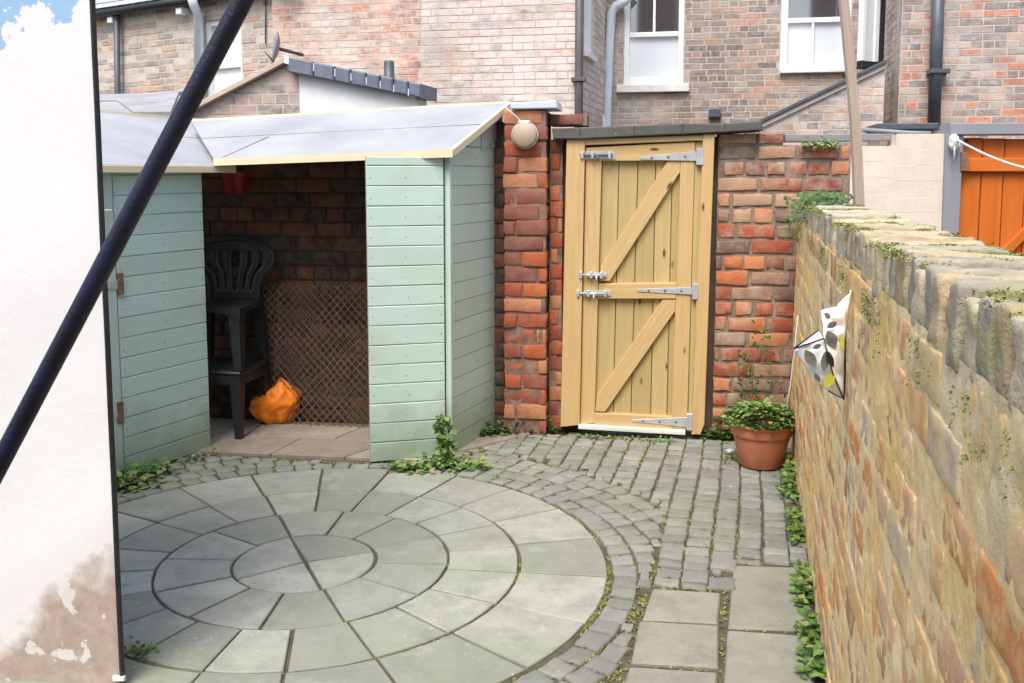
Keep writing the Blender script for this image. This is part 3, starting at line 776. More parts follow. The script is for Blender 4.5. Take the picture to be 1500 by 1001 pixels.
# dark stone coping over the gate, slightly sagging
mb = MB(); top = [(808, 188), (850, 187), (930, 184), (1000, 181), (1062, 181), (1117, 177)]; bot = [(1117, 191), (1062, 194), (1000, 197), (930, 200), (850, 204), (810, 204)]
for i in range(5):
    mb.pxprism(GW, [top[i], top[i+1], bot[4-i], bot[5-i]], -.22, .10, 0, .006, 'u')
mb.build('coping', MAT['coping'], bw)
mb = MB(); mb.pxprism(GW, [(748, 151), (815, 147), (817, 159), (748, 160)], -.18, .13, 0, .006, 'u')
mb.build('cap', MAT['pale_pipe'], bw)

# ---- gate
gt = thing('garden_gate', GW.pt(hu(935, 620), 0, .05), 'new pale timber ledged and braced garden gate closed in the brick wall', 'gate')
def gpart(name, polys, w0, w1, mat, parent=None, cham=.003, grain='v'):
    m_ = MB()
    for q in polys: m_.pxprism(GW, q, w0, w1, 0, cham, grain)
    return m_.build(name, MAT[mat], parent or gt)
gpart('frame_post', [[(830, 205), (857, 203), (849, 623), (821, 626)]], -.05, .075, 'gate_wood')
gpart('frame_post', [[(1030, 197), (1047, 196), (1032, 622), (1026, 637), (1013, 637), (1021, 420)]], -.05, .075, 'gate_wood')
gpart('frame_head', [[(857, 204), (1030, 198), (1030, 206), (857, 213)]], -.05, .07, 'gate_wood', grain='u')
tp, bt = [882, 907, 935, 961, 985, 998], [871, 898, 924, 953, 977, 985]
gpart('boards', [[(tp[i]+.4, 232), (tp[i+1]-.4, 232), (bt[i+1]-.4, 616), (bt[i]+.4, 616)] for i in range(5)], .0, .022, 'gate_board', cham=.004)
m_ = MB(); m_.pxprism(GW, [(856, 208), (1032, 201), (1012, 632), (848, 622)], -.02, -.004); m_.build('backing_board', MAT['dark_wood'], gt)
gpart('stile', [[(858.5, 217), (882, 216), (871, 620), (850, 622)]], -.003, .052, 'gate_wood')
gpart('stile', [[(997, 236), (1017.5, 236), (1006.5, 630), (983, 628)]], -.003, .052, 'gate_wood')
gpart('edge_strip', [[(1018.3, 208), (1029.5, 207.5), (1013.5, 634), (1007.3, 632)]], -.003, .045, 'gate_board')
gpart('ledge', [[(858, 216.5), (1018, 208), (1018, 236), (858, 236)]], -.003, .056, 'gate_wood', grain='u')
gpart('ledge', [[(877, 416), (991, 415), (990, 438), (876, 438)]], -.003, .056, 'gate_wood', grain='u')
gpart('ledge', [[(871, 605), (984, 611), (984, 630), (870, 622)]], -.003, .056, 'gate_wood', grain='u')
gpart('brace', [[(978, 236), (996.5, 236), (996.5, 252), (893, 412), (879, 412), (880, 391)]], .002, .05, 'gate_wood', grain=(.55, .835))
gpart('brace', [[(971, 439), (989.5, 439), (989, 456), (886, 604), (872, 603), (874, 580)]], .002, .05, 'gate_wood', grain=(.55, .835))
m_ = MB(); m_.box(GW, hu(1016, 620), uG1+.035, -.04, hv(200, 1040), -.19, -.055, 0); m_.build('gap_filler', MAT['dark_wood'], gt)  # dark strip added behind the frame gap, standing in for its shade
m_ = MB(); m_.box(GW, uG0-.03, hu(852, 620), -.04, hv(206, 835), -.19, -.055, 0); m_.build('gap_filler', MAT['dark_wood'], gt)
gpart('sill', [[(847, 623), (1004, 632), (1004, 638), (847, 629)]], -.05, .09, 'white_sill', grain='u')
for plate, strap in (([(1020, 218), (1031, 217), (1031, 242), (1020, 242)], [(1021, 222), (938, 230), (938, 234), (1021, 236)]),
                     ([(1014, 416), (1022.5, 416), (1022.5, 439), (1014, 439)], [(1015, 421), (934, 424), (934, 427.5), (1015, 432)]),
                     ([(1006, 607), (1014.5, 607), (1014.5, 631), (1006, 631)], [(1007, 612), (926, 615), (926, 618), (1007, 626)])):
    h = gpart('hinge', [strap], .054, .061, 'galv', cham=.001, grain='u')
    pl = gpart('plate', [plate], .05, .08, 'galv', h, .002)
    for k in range(3):
        m_ = MB(); f = .2+.3*k; x = plate[0][0]+(strap[1][0]-plate[0][0])*f; y = (strap[0][1]+strap[3][1])/2+((strap[1][1]+strap[2][1])/2-(strap[0][1]+strap[3][1])/2)*f
        uu, vv = GW.hit(x, y, .06); m_.lathe(GW.pt(uu, vv, .058), [(.006, 0), (.006, .006), (.003, .008), (.0001, .0085)], 8, 0, GW.N)
        m_.build('screw', MAT['iron'], h)
for (xa, xb, y, ph_) in ((850, 901, 228, 12), (848, 889, 403, 6), (844, 895, 430, 8)):
    b = gpart('bolt', [[(xa+(12 if ph_ < 10 else 2), y-ph_/2), (xb, y-ph_/2), (xb, y+ph_/2), (xa+(12 if ph_ < 10 else 2), y+ph_/2)]], .05, .060, 'galv', cham=.001, grain='u')
    u0_, v0_ = GW.hit(xa, y, .08); u1_, _ = GW.hit(xb-4, y, .08)
    m_ = MB(); m_.tube([GW.pt(u0_, v0_, .076), GW.pt(u1_, v0_, .076)], .0075, 8)
    uk, _ = GW.hit(xa+26, y, .08); m_.tube([GW.pt(uk, v0_, .076), GW.pt(uk, v0_-.005, .10), GW.pt(uk, v0_-.03, .108)], .006, 8)
    m_.build('rod', MAT['iron' if ph_ > 10 else 'galv'], b)
    for xx in (xa+3, xa+18, xb-8):
        k_ = MB(); uu, _ = GW.hit(xx, y, .07); k_.box(GW, uu-.008, uu+.008, v0_-.02, v0_+.02, .058, .088, 0, .003)
        k_.build('keep', MAT['galv'], b)

# ---- round reel on the pier
u_, v_ = GW.hit(768, 198, .16)
rl = thing('line_reel', GW.pt(u_, v_, .11), 'round beige clothes line reel hung near the top of the brick pier', 'line reel')
m_ = MB(); m_.lathe(GW.pt(u_, v_, .112), [(.001, 0), (.062, 0), (.071, .008), (.073, .03), (.069, .05), (.06, .058), (.001, .06)], 32, 0, GW.N); m_.build('casing', MAT['beige'], rl)
m_ = MB(); m_.lathe(GW.pt(u_, v_, .118), [(.0735, .006), (.077, .008), (.077, .024), (.0735, .026)], 32, 0, GW.N); m_.build('rim', MAT['cream_wash'], rl)
m_ = MB(); m_.box(GW, u_-.035, u_+.03, v_+.062, v_+.082, .115, .16, 0, .006); m_.tube([GW.pt(u_-.02, v_+.078, .14), GW.pt(u_-.06, v_+.115, .135), GW.pt(u_-.115, v_+.16, .13)], .0025, 6); m_.build('bracket', MAT['rope'], rl)

# ================================================================== SHEDS
def shiplap(mb, P, u0, u1, v0, v1, bh, w=0., clip=None, th=.016, mat=0):
    v = v0
    while v < v1-.01:
        b = min(v+bh, v1); g = .0035
        if clip:
            t0, t1 = min(b-g, clip(u0)), min(b-g, clip(u1))
            pts = [(u0, v)]
            # cut the board by the sloping top
            if t1 <= v+.01 and t0 <= v+.01: v = b; continue
            k = 12; tops = [(u0+(u1-u0)*i/k, min(b-g, clip(u0+(u1-u0)*i/k))) for i in range(k+1)]
            tops = [p for p in tops if p[1] > v+.004]
            if len(tops) < 2: v = b; continue
            poly = [(tops[0][0], v), (tops[-1][0], v)]+tops[::-1]
            q = []
            for p in poly:
                if not q or (abs(p[0]-q[-1][0])+abs(p[1]-q[-1][1])) > 1e-4: q.append(p)
            mb.prism(P, q, w, w+th, mat, 0, 'u')
        else:
            d = rnd.uniform(-.0012, .0012)
            mb.prism(P, [(u0, v+d), (u1, v-d), (u1, b-g-d), (u0, b-g+d)], w, w+th+rnd.uniform(-.001, .001), mat, .0035, 'u')
        for q in (u0+.02, (u0+u1)/2+rnd.uniform(-.01, .01), u1-.02):
            zc = v+bh*.4+rnd.uniform(-.006, .006)
            if zc < v1-.03 and (not clip or zc < clip(q)-.03): mb.box(P, q-.0026, q+.0026, zc-.0026, zc+.0026, w+th-.004, w+th+.0012, mat+1)
        v = b
    if not clip: mb.box(P, u0+.002, u1-.002, v0+.003, v1-.004, w-.004, w+th-.009, mat)

# left shed
ls = thing('shed', LS.pt(LSL/2, 0, -.4), 'mint painted timber shed with a hinged door and lower felt roof behind the white wall', 'shed', )
zt = 1.50
udoor = LS.hit(171, 500)[0]
mb = MB(); shiplap(mb, LS, udoor+.006, LSL, .0, zt+.06, .1025)
mb.build('cladding', [MAT['mint'], MAT['rust']], ls)
# end wall and back of the left shed (close the box)
nE = LS.pt(udoor-.72, 0, 0)
EP = Plane(LS.pt(udoor-.72, 0, -1.05), math.degrees(math.atan2(-(LS.N.y), LS.N.x)))
mb = MB(); shiplap(mb, EP, 0, 1.05, 0, zt+.04, .1025, clip=lambda u: zt+.36-(u/1.05)*.36+.02)
mb.build('end_cladding', [MAT['mint'], MAT['rust']], ls)
mb = MB(); mb.box(LS, udoor-.72, LSL-.4, 0, 1.84, -1.08, -1.06); mb.build('rear_cladding', MAT['dark_wood'], ls)
mb = MB()
for i in range(6): mb.box(LS, udoor-.70+i*.117, udoor-.70+i*.117+.114, .04, LS.hit(150, 309)[1], 0, .018, 0, .003, 'v')
dr = mb.build('door', MAT['mint'], ls)
mb = MB(); mb.box(LS, udoor-.72, udoor-.001, LS.hit(150, 308)[1]+.004, zt+.06, .0, .017, 0, .003); mb.build('door_head', MAT['mint'], ls)
for py in (416, 604):
    u_, v_ = LS.hit(171, py)
    m_ = MB(); m_.prism(LS, [(u_-.20, v_-.012), (u_-.012, v_-.024), (u_-.012, v_+.024), (u_-.20, v_+.012)], .018, .023, 0, .001, 'u')
    h = m_.build('hinge', MAT['galv'], dr)
    m_ = MB(); m_.box(LS, u_-.014, u_+.020, v_-.055, v_+.055, .016, .030, 0, .002); m_.build('hinge_plate', MAT['rust'], h)
# roof of the left shed: rises away from the door
def lroof(u, d): return LS.pt(u, zt+.085+(d+.07)*.35, -d)
mb = MB(); ua, ub = udoor-.8, LSL+.22
def quadslab(mb, a, b, c, d, th, mat=0, sub=1):
    nrm = (Vector(b)-Vector(a)).cross(Vector(d)-Vector(a)).normalized()
    if nrm.z < 0: nrm = -nrm
    top = [Vector(p) for p in (a, b, c, d)]; bot = [p-nrm*th for p in top]
    L = (top[1]-top[0]).length; W = (top[3]-top[0]).length; ru = rnd.random()*9
    mb.add(top+bot, [(0, 1, 2, 3), (4, 7, 6, 5), (0, 4, 5, 1), (1, 5, 6, 2), (2, 6, 7, 3), (3, 7, 4, 0)], mat, [(ru, 0), (ru+L, 0), (ru+L, W), (ru, W)]*2)
E1, E2 = AT(137, 166, 5.94), AT(236, 174, 6.33); ed = (E2-E1).normalized(); RL, RR = E1-ed*1.25, E2+ed*.42; fl_, fr_ = lroof(ua, -.07), lroof(ub-.03, -.07)
quadslab(mb, fl_, fr_, RR, RL, .02)
e5 = Vector((0, 0, .006)); quadslab(mb, lerp(fl_, RL, .55)+e5, lerp(fr_, RR, .55)+e5, RR+e5, RL+e5, .005)
rf = mb.build('roof', MAT['felt'], ls)
mb = MB(); mb.box(LS, ua, ub-.03, zt+.045, zt+.083, .072, .092, 0, .003, 'u'); mb.build('fascia', MAT['cream_wood'], rf)
mb = MB(); qn = Vector((-ed.y, ed.x, 0))*.03; qz = Vector((0, 0, .022)); quadslab(mb, RL+qz, RR+qz, RR+qz+qn, RL+qz+qn, .03); mb.build('rear_batten', MAT['cream_wood'], rf)

# right shed
rsd = thing('shed', FP.pt(FPL/2, 0, -.3), 'open-fronted mint shed with the higher felt roof standing beside the red brick pier', 'shed')
rA, rB = AT(660, 221, 5.06), AT(745, 152, 5.74); rC, rD = AT(280, 179, 6.02), AT(314, 234, 5.27)
mb = MB(); fz = FP.hit(600, 229)[1]
shiplap(mb, FP, 0, FPL, 0, fz, .1056); mb.build('front_cladding', [MAT['mint'], MAT['rust']], rsd)
mb = MB()
sl0 = SP.hit(664, 226)[1]; sl1 = SP.hit(738, 166)
def sclip(u): return sl0-.015+(sl1[1]-sl0)*(u/sl1[0])
shiplap(mb, SP, .012, SPL+.02, 0, 2.0, .1056, clip=sclip)
for i in range(20):
    a = i*.1056
    if a < 1.62: mb.box(SP, .014, SPL+.01, a-.004, a+.006, -.004, .006, 0)
mb.build('side_cladding', [MAT['mint'], MAT['rust']], rsd)
mb = MB(); mb.box(SP, -.012, .026, 0, sl0-.005, -.01, .022, 0, .003, 'v'); mb.build('corner_trim', MAT['mint'], rsd)
mb = MB(); mb.box(FP, .0, .04, 0, fz, -.045, -.006, 0, .002);
mb.box(SP, SPL-.06, SPL, .0, 1.85, -.06, -.006, 0); mb.box(SP, .05, SPL, .8, .86, -.04, -.006); mb.build('studs', MAT['old_wood'], rsd)
mb = MB(); quadslab(mb, rD, rA, rB, rC, .016); 
e = Vector((0, 0, .005))
quadslab(mb, lerp(rD, rC, .52)+e, lerp(rA, rB, .52)+e, rB+e, rC+e, .004)
mb.add([lerp(rD, rC, .02)+Vector((0, 0, .003)), lerp(rD, rA, .02)+Vector((0, 0, .003)), lerp(lerp(rD, rA, .25), lerp(rC, rB, .25), .48)+Vector((0, 0, .006)), lerp(lerp(rD, rA, .24), lerp(rC, rB, .24), .48)+Vector((0, 0, .006))], [(0, 1, 2, 3)])
rf = mb.build('roof', MAT['felt'], rsd)
def batten(a, b, h, th, name, mat='cream_wood', drop=0., outn=None, lift=0.):
    a, b = Vector(a), Vector(b); d = (b-a).normalized(); up_ = Vector((0, 0, 1)); up_ = (up_-d*up_.dot(d)).normalized(); o = outn or up_.cross(d)
    m_ = MB(); q = []
    for p in (a, b):
        for k in (lift, lift-h):
            for t in (0, th): q.append(p+up_*k+o*t)
    L = (b-a).length; ru = rnd.random()*9
    m_.add(q, [(0, 1, 5, 4), (2, 6, 7, 3), (0, 4, 6, 2), (1, 3, 7, 5), (0, 2, 3, 1), (4, 5, 7, 6)], 0, [(ru, 0), (ru, .02), (ru, .05), (ru, .07), (ru+L, 0), (ru+L, .02), (ru+L, .05), (ru+L, .07)])
    return m_.build(name, MAT[mat], rf)
batten(rD, rA+Vector((.012, 0, 0)), .040, .02, 'fascia', outn=Vector((0, -1, 0)), lift=.006)
batten(rA, rB, .036, .02, 'barge_board', outn=Vector((.95, -.2, 0)).normalized(), lift=.010)
batten(rC, rB, .024, .03, 'rear_batten', outn=Vector((0, 1, 0)), lift=.016)
m_ = MB(); m_.prism(SP, [(SPL*.62, sclip(SPL*.62)-.09), (SPL+.06, sclip(SPL+.06)-.10), (SPL+.06, sclip(SPL+.06)+.03), (SPL*.62, sclip(SPL*.62)+.03)], .0165, .024, 0, 0, 'u'); m_.build('felt_flap', MAT['slate'], rf)

# ---- plastic chair in the shed
chl = G(351, 645)
CHF = Vector((-.2, -.98, 0)).normalized(); CHL = Vector((.98, -.2, 0)).normalized(); ZU = Vector((0, 0, 1))
T0 = Vector((chl.x, chl.y, .008))+CHF*.02+CHL*.02
tb = thing('low_table', T0-CHF*.19-CHL*.25, 'dark grey-green plastic low table with the chair standing on it in the shed', 'table')
def tp_(f, l, z): return T0+CHF*f+CHL*l+ZU*z
def strut(mb, fn, p0, p1, a0, b0, a1, b1):
    q = []
    for p, a, b in ((p0, a0, b0), (p1, a1, b1)):
        for x, y in ((-1, -1), (1, -1), (1, 1), (-1, 1)): q.append(fn(p[0]+x*a, p[1]+y*b, p[2]))
    mb.add(q, [(0, 1, 5, 4), (1, 2, 6, 5), (2, 3, 7, 6), (3, 0, 4, 7), (0, 3, 2, 1), (4, 5, 6, 7)])
m_ = MB(); m_.block(tp_(-.19, -.27, .388), CHF, CHL, ZU, .40, .56, .026, (5, 5, 4), .012, .0, 1.); m_.build('table_top', MAT['plastic_green'], tb)
m_ = MB()
for (f0_, l0_, f1_, l1_) in ((-.005, -.54, -.005, 0), (-.375, -.54, -.375, 0), (-.375, -.005, -.005, -.005), (-.375, -.535, -.005, -.535)):
    A_, B_2 = (f0_, l0_), (f1_, l1_); d_ = .007
    q = [tp_(A_[0]-d_, A_[1]-d_, .378), tp_(B_2[0]+d_, A_[1]-d_ if l0_ == l1_ else B_2[1]+d_, .378)]
    c_ = tp_((f0_+f1_)/2, (l0_+l1_)/2, .348); m_.block(c_, CHF, CHL, ZU, max(.014, abs(f1_-f0_)), max(.014, abs(l1_-l0_)), .062, (3, 3, 3), .004, 0., 1.)
m_.build('apron', MAT['plastic_green'], tb)
for f_, l_, e1, e2 in ((-.03, -.03, 1, 1), (-.03, -.51, 1, -1), (-.35, -.03, -1, 1), (-.35, -.51, -1, -1)):
    m_ = MB(); strut(m_, tp_, (f_, l_, .375), (f_+.008*e1, l_+.008*e2, 0), .034, .034, .019, .019); m_.build('leg', MAT['plastic_green'], tb)
CB = T0-CHF*.21-CHL*.205+ZU*.402
ch = thing('garden_chair', CB, 'dark grey-green plastic chair with a slatted flaring back standing on the low table', 'chair')
def cp_(f, l, z): return CB+CHF*f+CHL*l+ZU*z
m_ = MB(); ng = 12; vs = []
for i in range(ng+1):                                              # seat: dished, with a rolled front
    f = .20-.36*i/ng
    for j in range(ng+1):
        l = (-.215+.43*j/ng)*(1-.12*i/ng); d = 1-(2*j/ng-1)**2
        vs.append(cp_(f, l, .365-.014*d*math.sin(math.pi*min(1, i/ng*1.1))-(.014 if i == 0 else 0)))
m_.add(vs, [(i*(ng+1)+j, i*(ng+1)+j+1, (i+1)*(ng+1)+j+1, (i+1)*(ng+1)+j) for i in range(ng) for j in range(ng)], 0, None, True)
rim = [(.20, -.215), (.20, .215), (-.16, .19), (-.16, -.19)]
for k in range(4):
    a, b = rim[k], rim[(k+1) % 4]
    pts = [lerp(cp_(a[0], a[1], .366), cp_(b[0], b[1], .366), t/8) for t in range(9)]
    low = [p-ZU*(.032+.038*abs(2*t/8-1)**3) for t, p in enumerate(pts)]     # arched apron
    m_.add(pts+low, [(t, t+1, t+10, t+9) for t in range(8)])
m_.build('seat', MAT['plastic_green'], ch)
def bh(z):
    pts = [(.36, .16), (.46, .165), (.52, .19), (.565, .25), (.60, .272), (.65, .268), (.69, .225), (.72, .13), (.735, .03)]
    for (a, b), (c, d) in zip(pts, pts[1:]):
        if a <= z <= c: return b+(d-b)*(z-a)/(c-a)
    return .03
def bf(z, l): return -.150-.10*(z-.36)+.05*(l/.27)**2*(.5+1.2*(z-.36))
m_ = MB(); nz_ = 24; nl = 20; vs = []; zs = [.36+.375*i/nz_ for i in range(nz_+1)]
for z in zs:
    w = bh(z)
    for j in range(nl+1): l = w*(2*j/nl-1); vs.append(cp_(bf(z, l), l, z))
m_.add(vs, [(i*(nl+1)+j, i*(nl+1)+j+1, (i+1)*(nl+1)+j+1, (i+1)*(nl+1)+j) for i in range(nz_) for j in range(nl) if not (4 <= i <= 18 and j in (3, 6, 9, 10, 13, 16))], 0, None, True)
ed1 = [cp_(bf(z, bh(z)), bh(z), z) for z in zs]; ed2 = [cp_(bf(z, -bh(z)), -bh(z), z) for z in zs]
m_.tube(ed1+ed2[::-1], .012, 8)
bkr = m_.build('backrest', MAT['plastic_green'], ch)
sol = bkr.modifiers.new('thick', 'SOLIDIFY'); sol.thickness = .008
for s_ in (1, -1):
    m_ = MB(); strut(m_, cp_, (.155, .17*s_, .35), (.185, .195*s_, .002), .038, .036, .022, .022); m_.build('leg', MAT['plastic_green'], ch)
    m_ = MB(); strut(m_, cp_, (-.13, .16*s_, .35), (-.16, .185*s_, .002), .028, .032, .018, .02); m_.build('leg', MAT['plastic_green'], ch)

# ---- orange bag
bc_ = G(399, 627); mb = MB(); rs = random.Random(4)
bag_c = Vector((bc_.x-.015, bc_.y+.10, .008)); nu, nv = 40, 22; vs = []
for i in range(nv+1):
    t = i/nv
    for j in range(nu):
        a = 2*math.pi*j/nu
        hx, hy = .165, .10
        prof = math.sin(math.pi*min(1, .10+t*.9))**.55 if t < .55 else math.sin(math.pi*(.10+.55*.9))**.55*(1-((t-.55)/.45)**1.25)+.012
        top = Vector((.05, .0, 0))*max(0, t-.25)*1.15
        x, y, z = hx*prof*math.cos(a), hy*prof*math.sin(a), .29*t
        p = Vector((x, y, z))
        cr = noise.noise(Vector((math.cos(a)*2.2, math.sin(a)*2.2, t*3.2)))*.016+abs(noise.noise(Vector((math.cos(a)*5, math.sin(a)*5, t*5+7))))*.034
        p += Vector((math.cos(a), math.sin(a), 0))*(cr-.010)*(1 if t < .9 else .3)
        p.z = max(0, p.z*(1-.22*max(0, -math.cos(a))*t))
        vs.append(bag_c+p+top)
mb.add(vs, [(i*nu+j, i*nu+(j+1) % nu, (i+1)*nu+(j+1) % nu, (i+1)*nu+j) for i in range(nv) for j in range(nu)]+[tuple(range(nv*nu, (nv+1)*nu))], 0, None, True)
bag = tag(mb.build('carrier_bag', MAT['orange_bag']), 'crumpled bright orange plastic bag on the shed floor by the chair leg', 'bag')
ss = bag.modifiers.new('sub', 'SUBSURF'); ss.levels = 2; ss.render_levels = 2
tx = bpy.data.textures.new('creases', 'CLOUDS'); tx.noise_scale = .07
dm = bag.modifiers.new('creases', 'DISPLACE'); dm.texture = tx; dm.strength = .011; dm.mid_level = .5
# small red bag behind
p = G(430, 622); mb = MB(); vs = []; nu, nv = 20, 10; p = Vector((p.x+.02, p.y+.16, .008))
for i in range(nv+1):
    t = i/nv
    for j in range(nu):
        a = 2*math.pi*j/nu; q = .075*math.sin(math.pi*(.12+.86*t))**.6+.006*noise.noise(Vector((math.cos(a)*3, math.sin(a)*3, t*4)))
        vs.append(p+Vector((q*math.cos(a), q*.7*math.sin(a), .15*t)))
mb.add(vs, [(i*nu+j, i*nu+(j+1) % nu, (i+1)*nu+(j+1) % nu, (i+1)*nu+j) for i in range(nv) for j in range(nu)]+[tuple(range(nv*nu, (nv+1)*nu)), tuple(range(nu-1, -1, -1))], 0, None, True)
tag(mb.build('red_bag', MAT['red_plastic']), 'small red bag showing behind the orange bag in the shed', 'bag')
# red bucket hung up high
u_, v_ = GW.hit(345, 270, .14)
bk = thing('bucket', GW.pt(u_, v_-.06, .13), 'dull red bucket hung high on the dark brickwork inside the shed', 'bucket')
m_ = MB(); c = GW.pt(u_, v_-.06, .13); m_.lathe(c, [(.001, 0), (.065, 0), (.085, .13), (.09, .135), (.083, .135), (.062, .008), (.001, .008)], 24); m_.build('body', MAT['red_plastic'], bk)
m_ = MB(); m_.tube([c+Vector((-.086, 0, .13)), c+Vector((-.06, .03, .19)), c+Vector((0, .07, .215)), c+Vector((.06, .03, .19)), c+Vector((.086, 0, .13))], .004, 6); m_.build('handle', MAT['iron'], bk)

# ---- rusty chain-link netting against the wall
mb = MB(); 
def net_layer(u0, u1, v0, v1, w, pitch, ph, skew=0.):
    k = int((u1-u0)/pitch*2)
    for i in range(k+1):
        pts = []; m = int((v1-v0)/(pitch*.55))
        for j in range(m+1):
            z = v0+j*pitch*.55
            if z > v1+.03*math.sin(i*1.7): break
            u = u0+pitch*.5*(i+((i+j) % 2))+skew*z+.012*noise.noise(Vector((u0+i*.17, j*.3, ph)))
            ww = w+.012+.05*(1-z/v1)+.02*noise.noise(Vector((u*4, z*4, ph)))+(.002 if (i+j) % 2 else -.002)
            pts.append(GW.pt(u, z, ww))
        if len(pts) > 1: mb.tube(pts, .0030, 4, 0, False)
ua, va = GW.hit(376, 600, .05); ub, vb = GW.hit(552, 600, .05); vt = GW.hit(470, 412, .05)[1]
net_layer(ua, ub, .01, vt, .02, .046, 1.); net_layer(ua+.12, ub, .01, vt*.97, .05, .050, 5., .05)
tag(mb.build('wire_netting', MAT['wire']), 'rusty chain-link netting leaning on the brickwork inside the shed', 'netting')

# ================================================================== WHITE RENDERED WALL, CABLE, POLE (left foreground)
e0 = G(178, 1004)
RW = Plane((e0.x, e0.y), 4.0)
wl = MB(); ns_, nz_ = 50, 60; vs = []
for i in range(ns_+1):
    for j in range(nz_+1):
        u = -2.6*i/ns_; z = -.05+2.85*j/nz_
        vs.append(RW.pt(u, z, .004*noise.noise(Vector((u*3, z*3, 0)))))
wl.add(vs, [(i*(nz_+1)+j, i*(nz_+1)+j+1, (i+1)*(nz_+1)+j+1, (i+1)*(nz_+1)+j) for i in range(ns_) for j in range(nz_)], 0, None, True)
c8 = [RW.pt(0, -.05, 0), RW.pt(-.22, -.05, -.3), RW.pt(-.22, 2.8, -.3), RW.pt(0, 2.8, 0), RW.pt(-2.6, -.05, 0), RW.pt(-2.6, -.05, -.3), RW.pt(-2.6, 2.8, -.3), RW.pt(-2.6, 2.8, 0)]
wl.add(c8, [(0, 1, 2, 3), (1, 5, 6, 2), (5, 4, 7, 6), (3, 2, 6, 7)])
tag(wl.build('rendered_wall', MAT['render']), 'white rendered wall with a brown damp patch at its foot', 'wall')
mb = MB(); pts = []
for i in range(40):
    z = 2.6*i/39; pts.append(RW.pt(.006+.004*noise.noise(Vector((0, 0, z*2.2))), z+.012, .004+.003*noise.noise(Vector((3, 0, z*2)))))
cb = MB(); cb.tube(pts, .0085, 8)
cbl = thing('cable', RW.pt(.006, 0, .004), 'black cable clipped down the corner edge of the white rendered wall', 'cable')
cb.build('line', MAT['black'], cbl)
m_ = MB(); m_.box(RW, -.02, .016, .02, .035, .004, .016, 0, .002); m_.build('clip', MAT['white'], cbl)
mb = MB()
PB, PT = AT(-125, 917, 1.32), AT(357, -2, 1.32)
dv = (PT-PB); base = PB-dv*(PB.z/dv.z); tip = PT+dv.normalized()*.35
plt = thing('metal_pole', base, 'navy blue metal pole slanting across in front of the white wall', 'pole')
N_ = 24; pts = [lerp(base, tip, i/N_) for i in range(N_+1)]
mb.tube(pts, [.0136]*(N_+1), 16); mb.build('shaft', MAT['navy'], plt)
mb = MB(); mb.tube([base, lerp(base, tip, .02)], .018, 12); mb.build('foot_cap', MAT['black'], plt)

# ================================================================== POT, PLANTS
pc = G(1115, 681); pcx, pcy = pc.x-.005, pc.y-.005
pot = thing('flower_pot', (pcx, pcy, 0), 'terracotta flower pot with a banded rim at the foot of the garden wall', 'flower pot')
m_ = MB(); m_.lathe((pcx, pcy, .004), [(.001, 0), (.106, 0), (.112, .006), (.146, .160), (.147, .166), (.158, .170), (.160, .176), (.167, .214), (.168, .220), (.177, .224), (.180, .236), (.174, .243), (.161, .24), (.150, .20), (.001, .20)], 56)
m_.build('pot_body', MAT['terracotta'], pot)
m_ = MB(); m_.lathe((pcx, pcy, .004), [(.152, .205), (.13, .214), (.06, .219), (.001, .22)], 30); m_.build('compost', MAT['soil'], pot)
rs = random.Random(21)
mb = MB()
for _ in range(640):
    a = rs.uniform(0, 6.28); r = .185*math.sqrt(rs.random()); h = .05*(1-(r/.19)**2)+rs.uniform(0, .045)
    if r > .15: h *= .6
    c = Vector((pcx+r*math.cos(a), pcy+r*math.sin(a), .236+h))
    mb.leaf(c, Vector((math.cos(a+rs.uniform(-1, 1)), math.sin(a+rs.uniform(-1, 1)), rs.uniform(-.3, .5))), Vector((rs.uniform(-.4, .4), rs.uniform(-.4, .4), 1)), rs.uniform(.022, .045), rs.uniform(.02, .036))
tag(mb.build('potted_plant', MAT['leaf']), 'bushy green mint-like plant filling the terracotta pot', 'plant')
sp = thing('cane', G(1149, 612, .22), 'thin white cane stuck in the terracotta pot beside the fabric bag', 'cane')
m_ = MB(); a_, b_ = Vector((pcx+.117, pcy, .215)), AT(1169, 462, pcy-.02); m_.tube([a_, lerp(a_, b_, .35)+Vector((.007, 0, 0)), lerp(a_, b_, .7)+Vector((.006, 0, 0)), b_], .0035, 6); m_.build('rod', MAT['rope'], sp)
# thin shrub behind the pot
mb = MB(); tw = MB(); b = GW.pt(hu(1093, 600), 0, .07)
for k, (tx_, ty_) in enumerate(((1112, 492), (1085, 520), (1128, 530), (1148, 552))):
    t_ = GW.pt(*GW.hit(tx_, ty_, .06), .06); pts = [lerp(b, t_, i/8)+Vector((.02*math.sin(i*.9+k), 0, .0))*(i/8) for i in range(9)]
    tw.tube(pts, [.005-.0004*i for i in range(9)], 5)
    for i in range(2, 9):
        for _ in range(9 if k < 2 else 3):
            p = pts[i]+Vector((rs.gauss(0, .035), rs.uniform(-.03, .01), rs.gauss(0, .035)))
            mb.leaf(p, Vector((rs.uniform(-1, 1), rs.uniform(-1, 0), rs.uniform(-.6, .6))), Vector((0, -1, .6)), rs.uniform(.018, .034), rs.uniform(.012, .02))
sh = thing('wall_shrub', b, 'thin dark straggly shrub growing up the red bricks behind the pot', 'shrub')
tw.build('stems', MAT['twig'], sh); mb.build('foliage', MAT['leaf_dark'], sh)

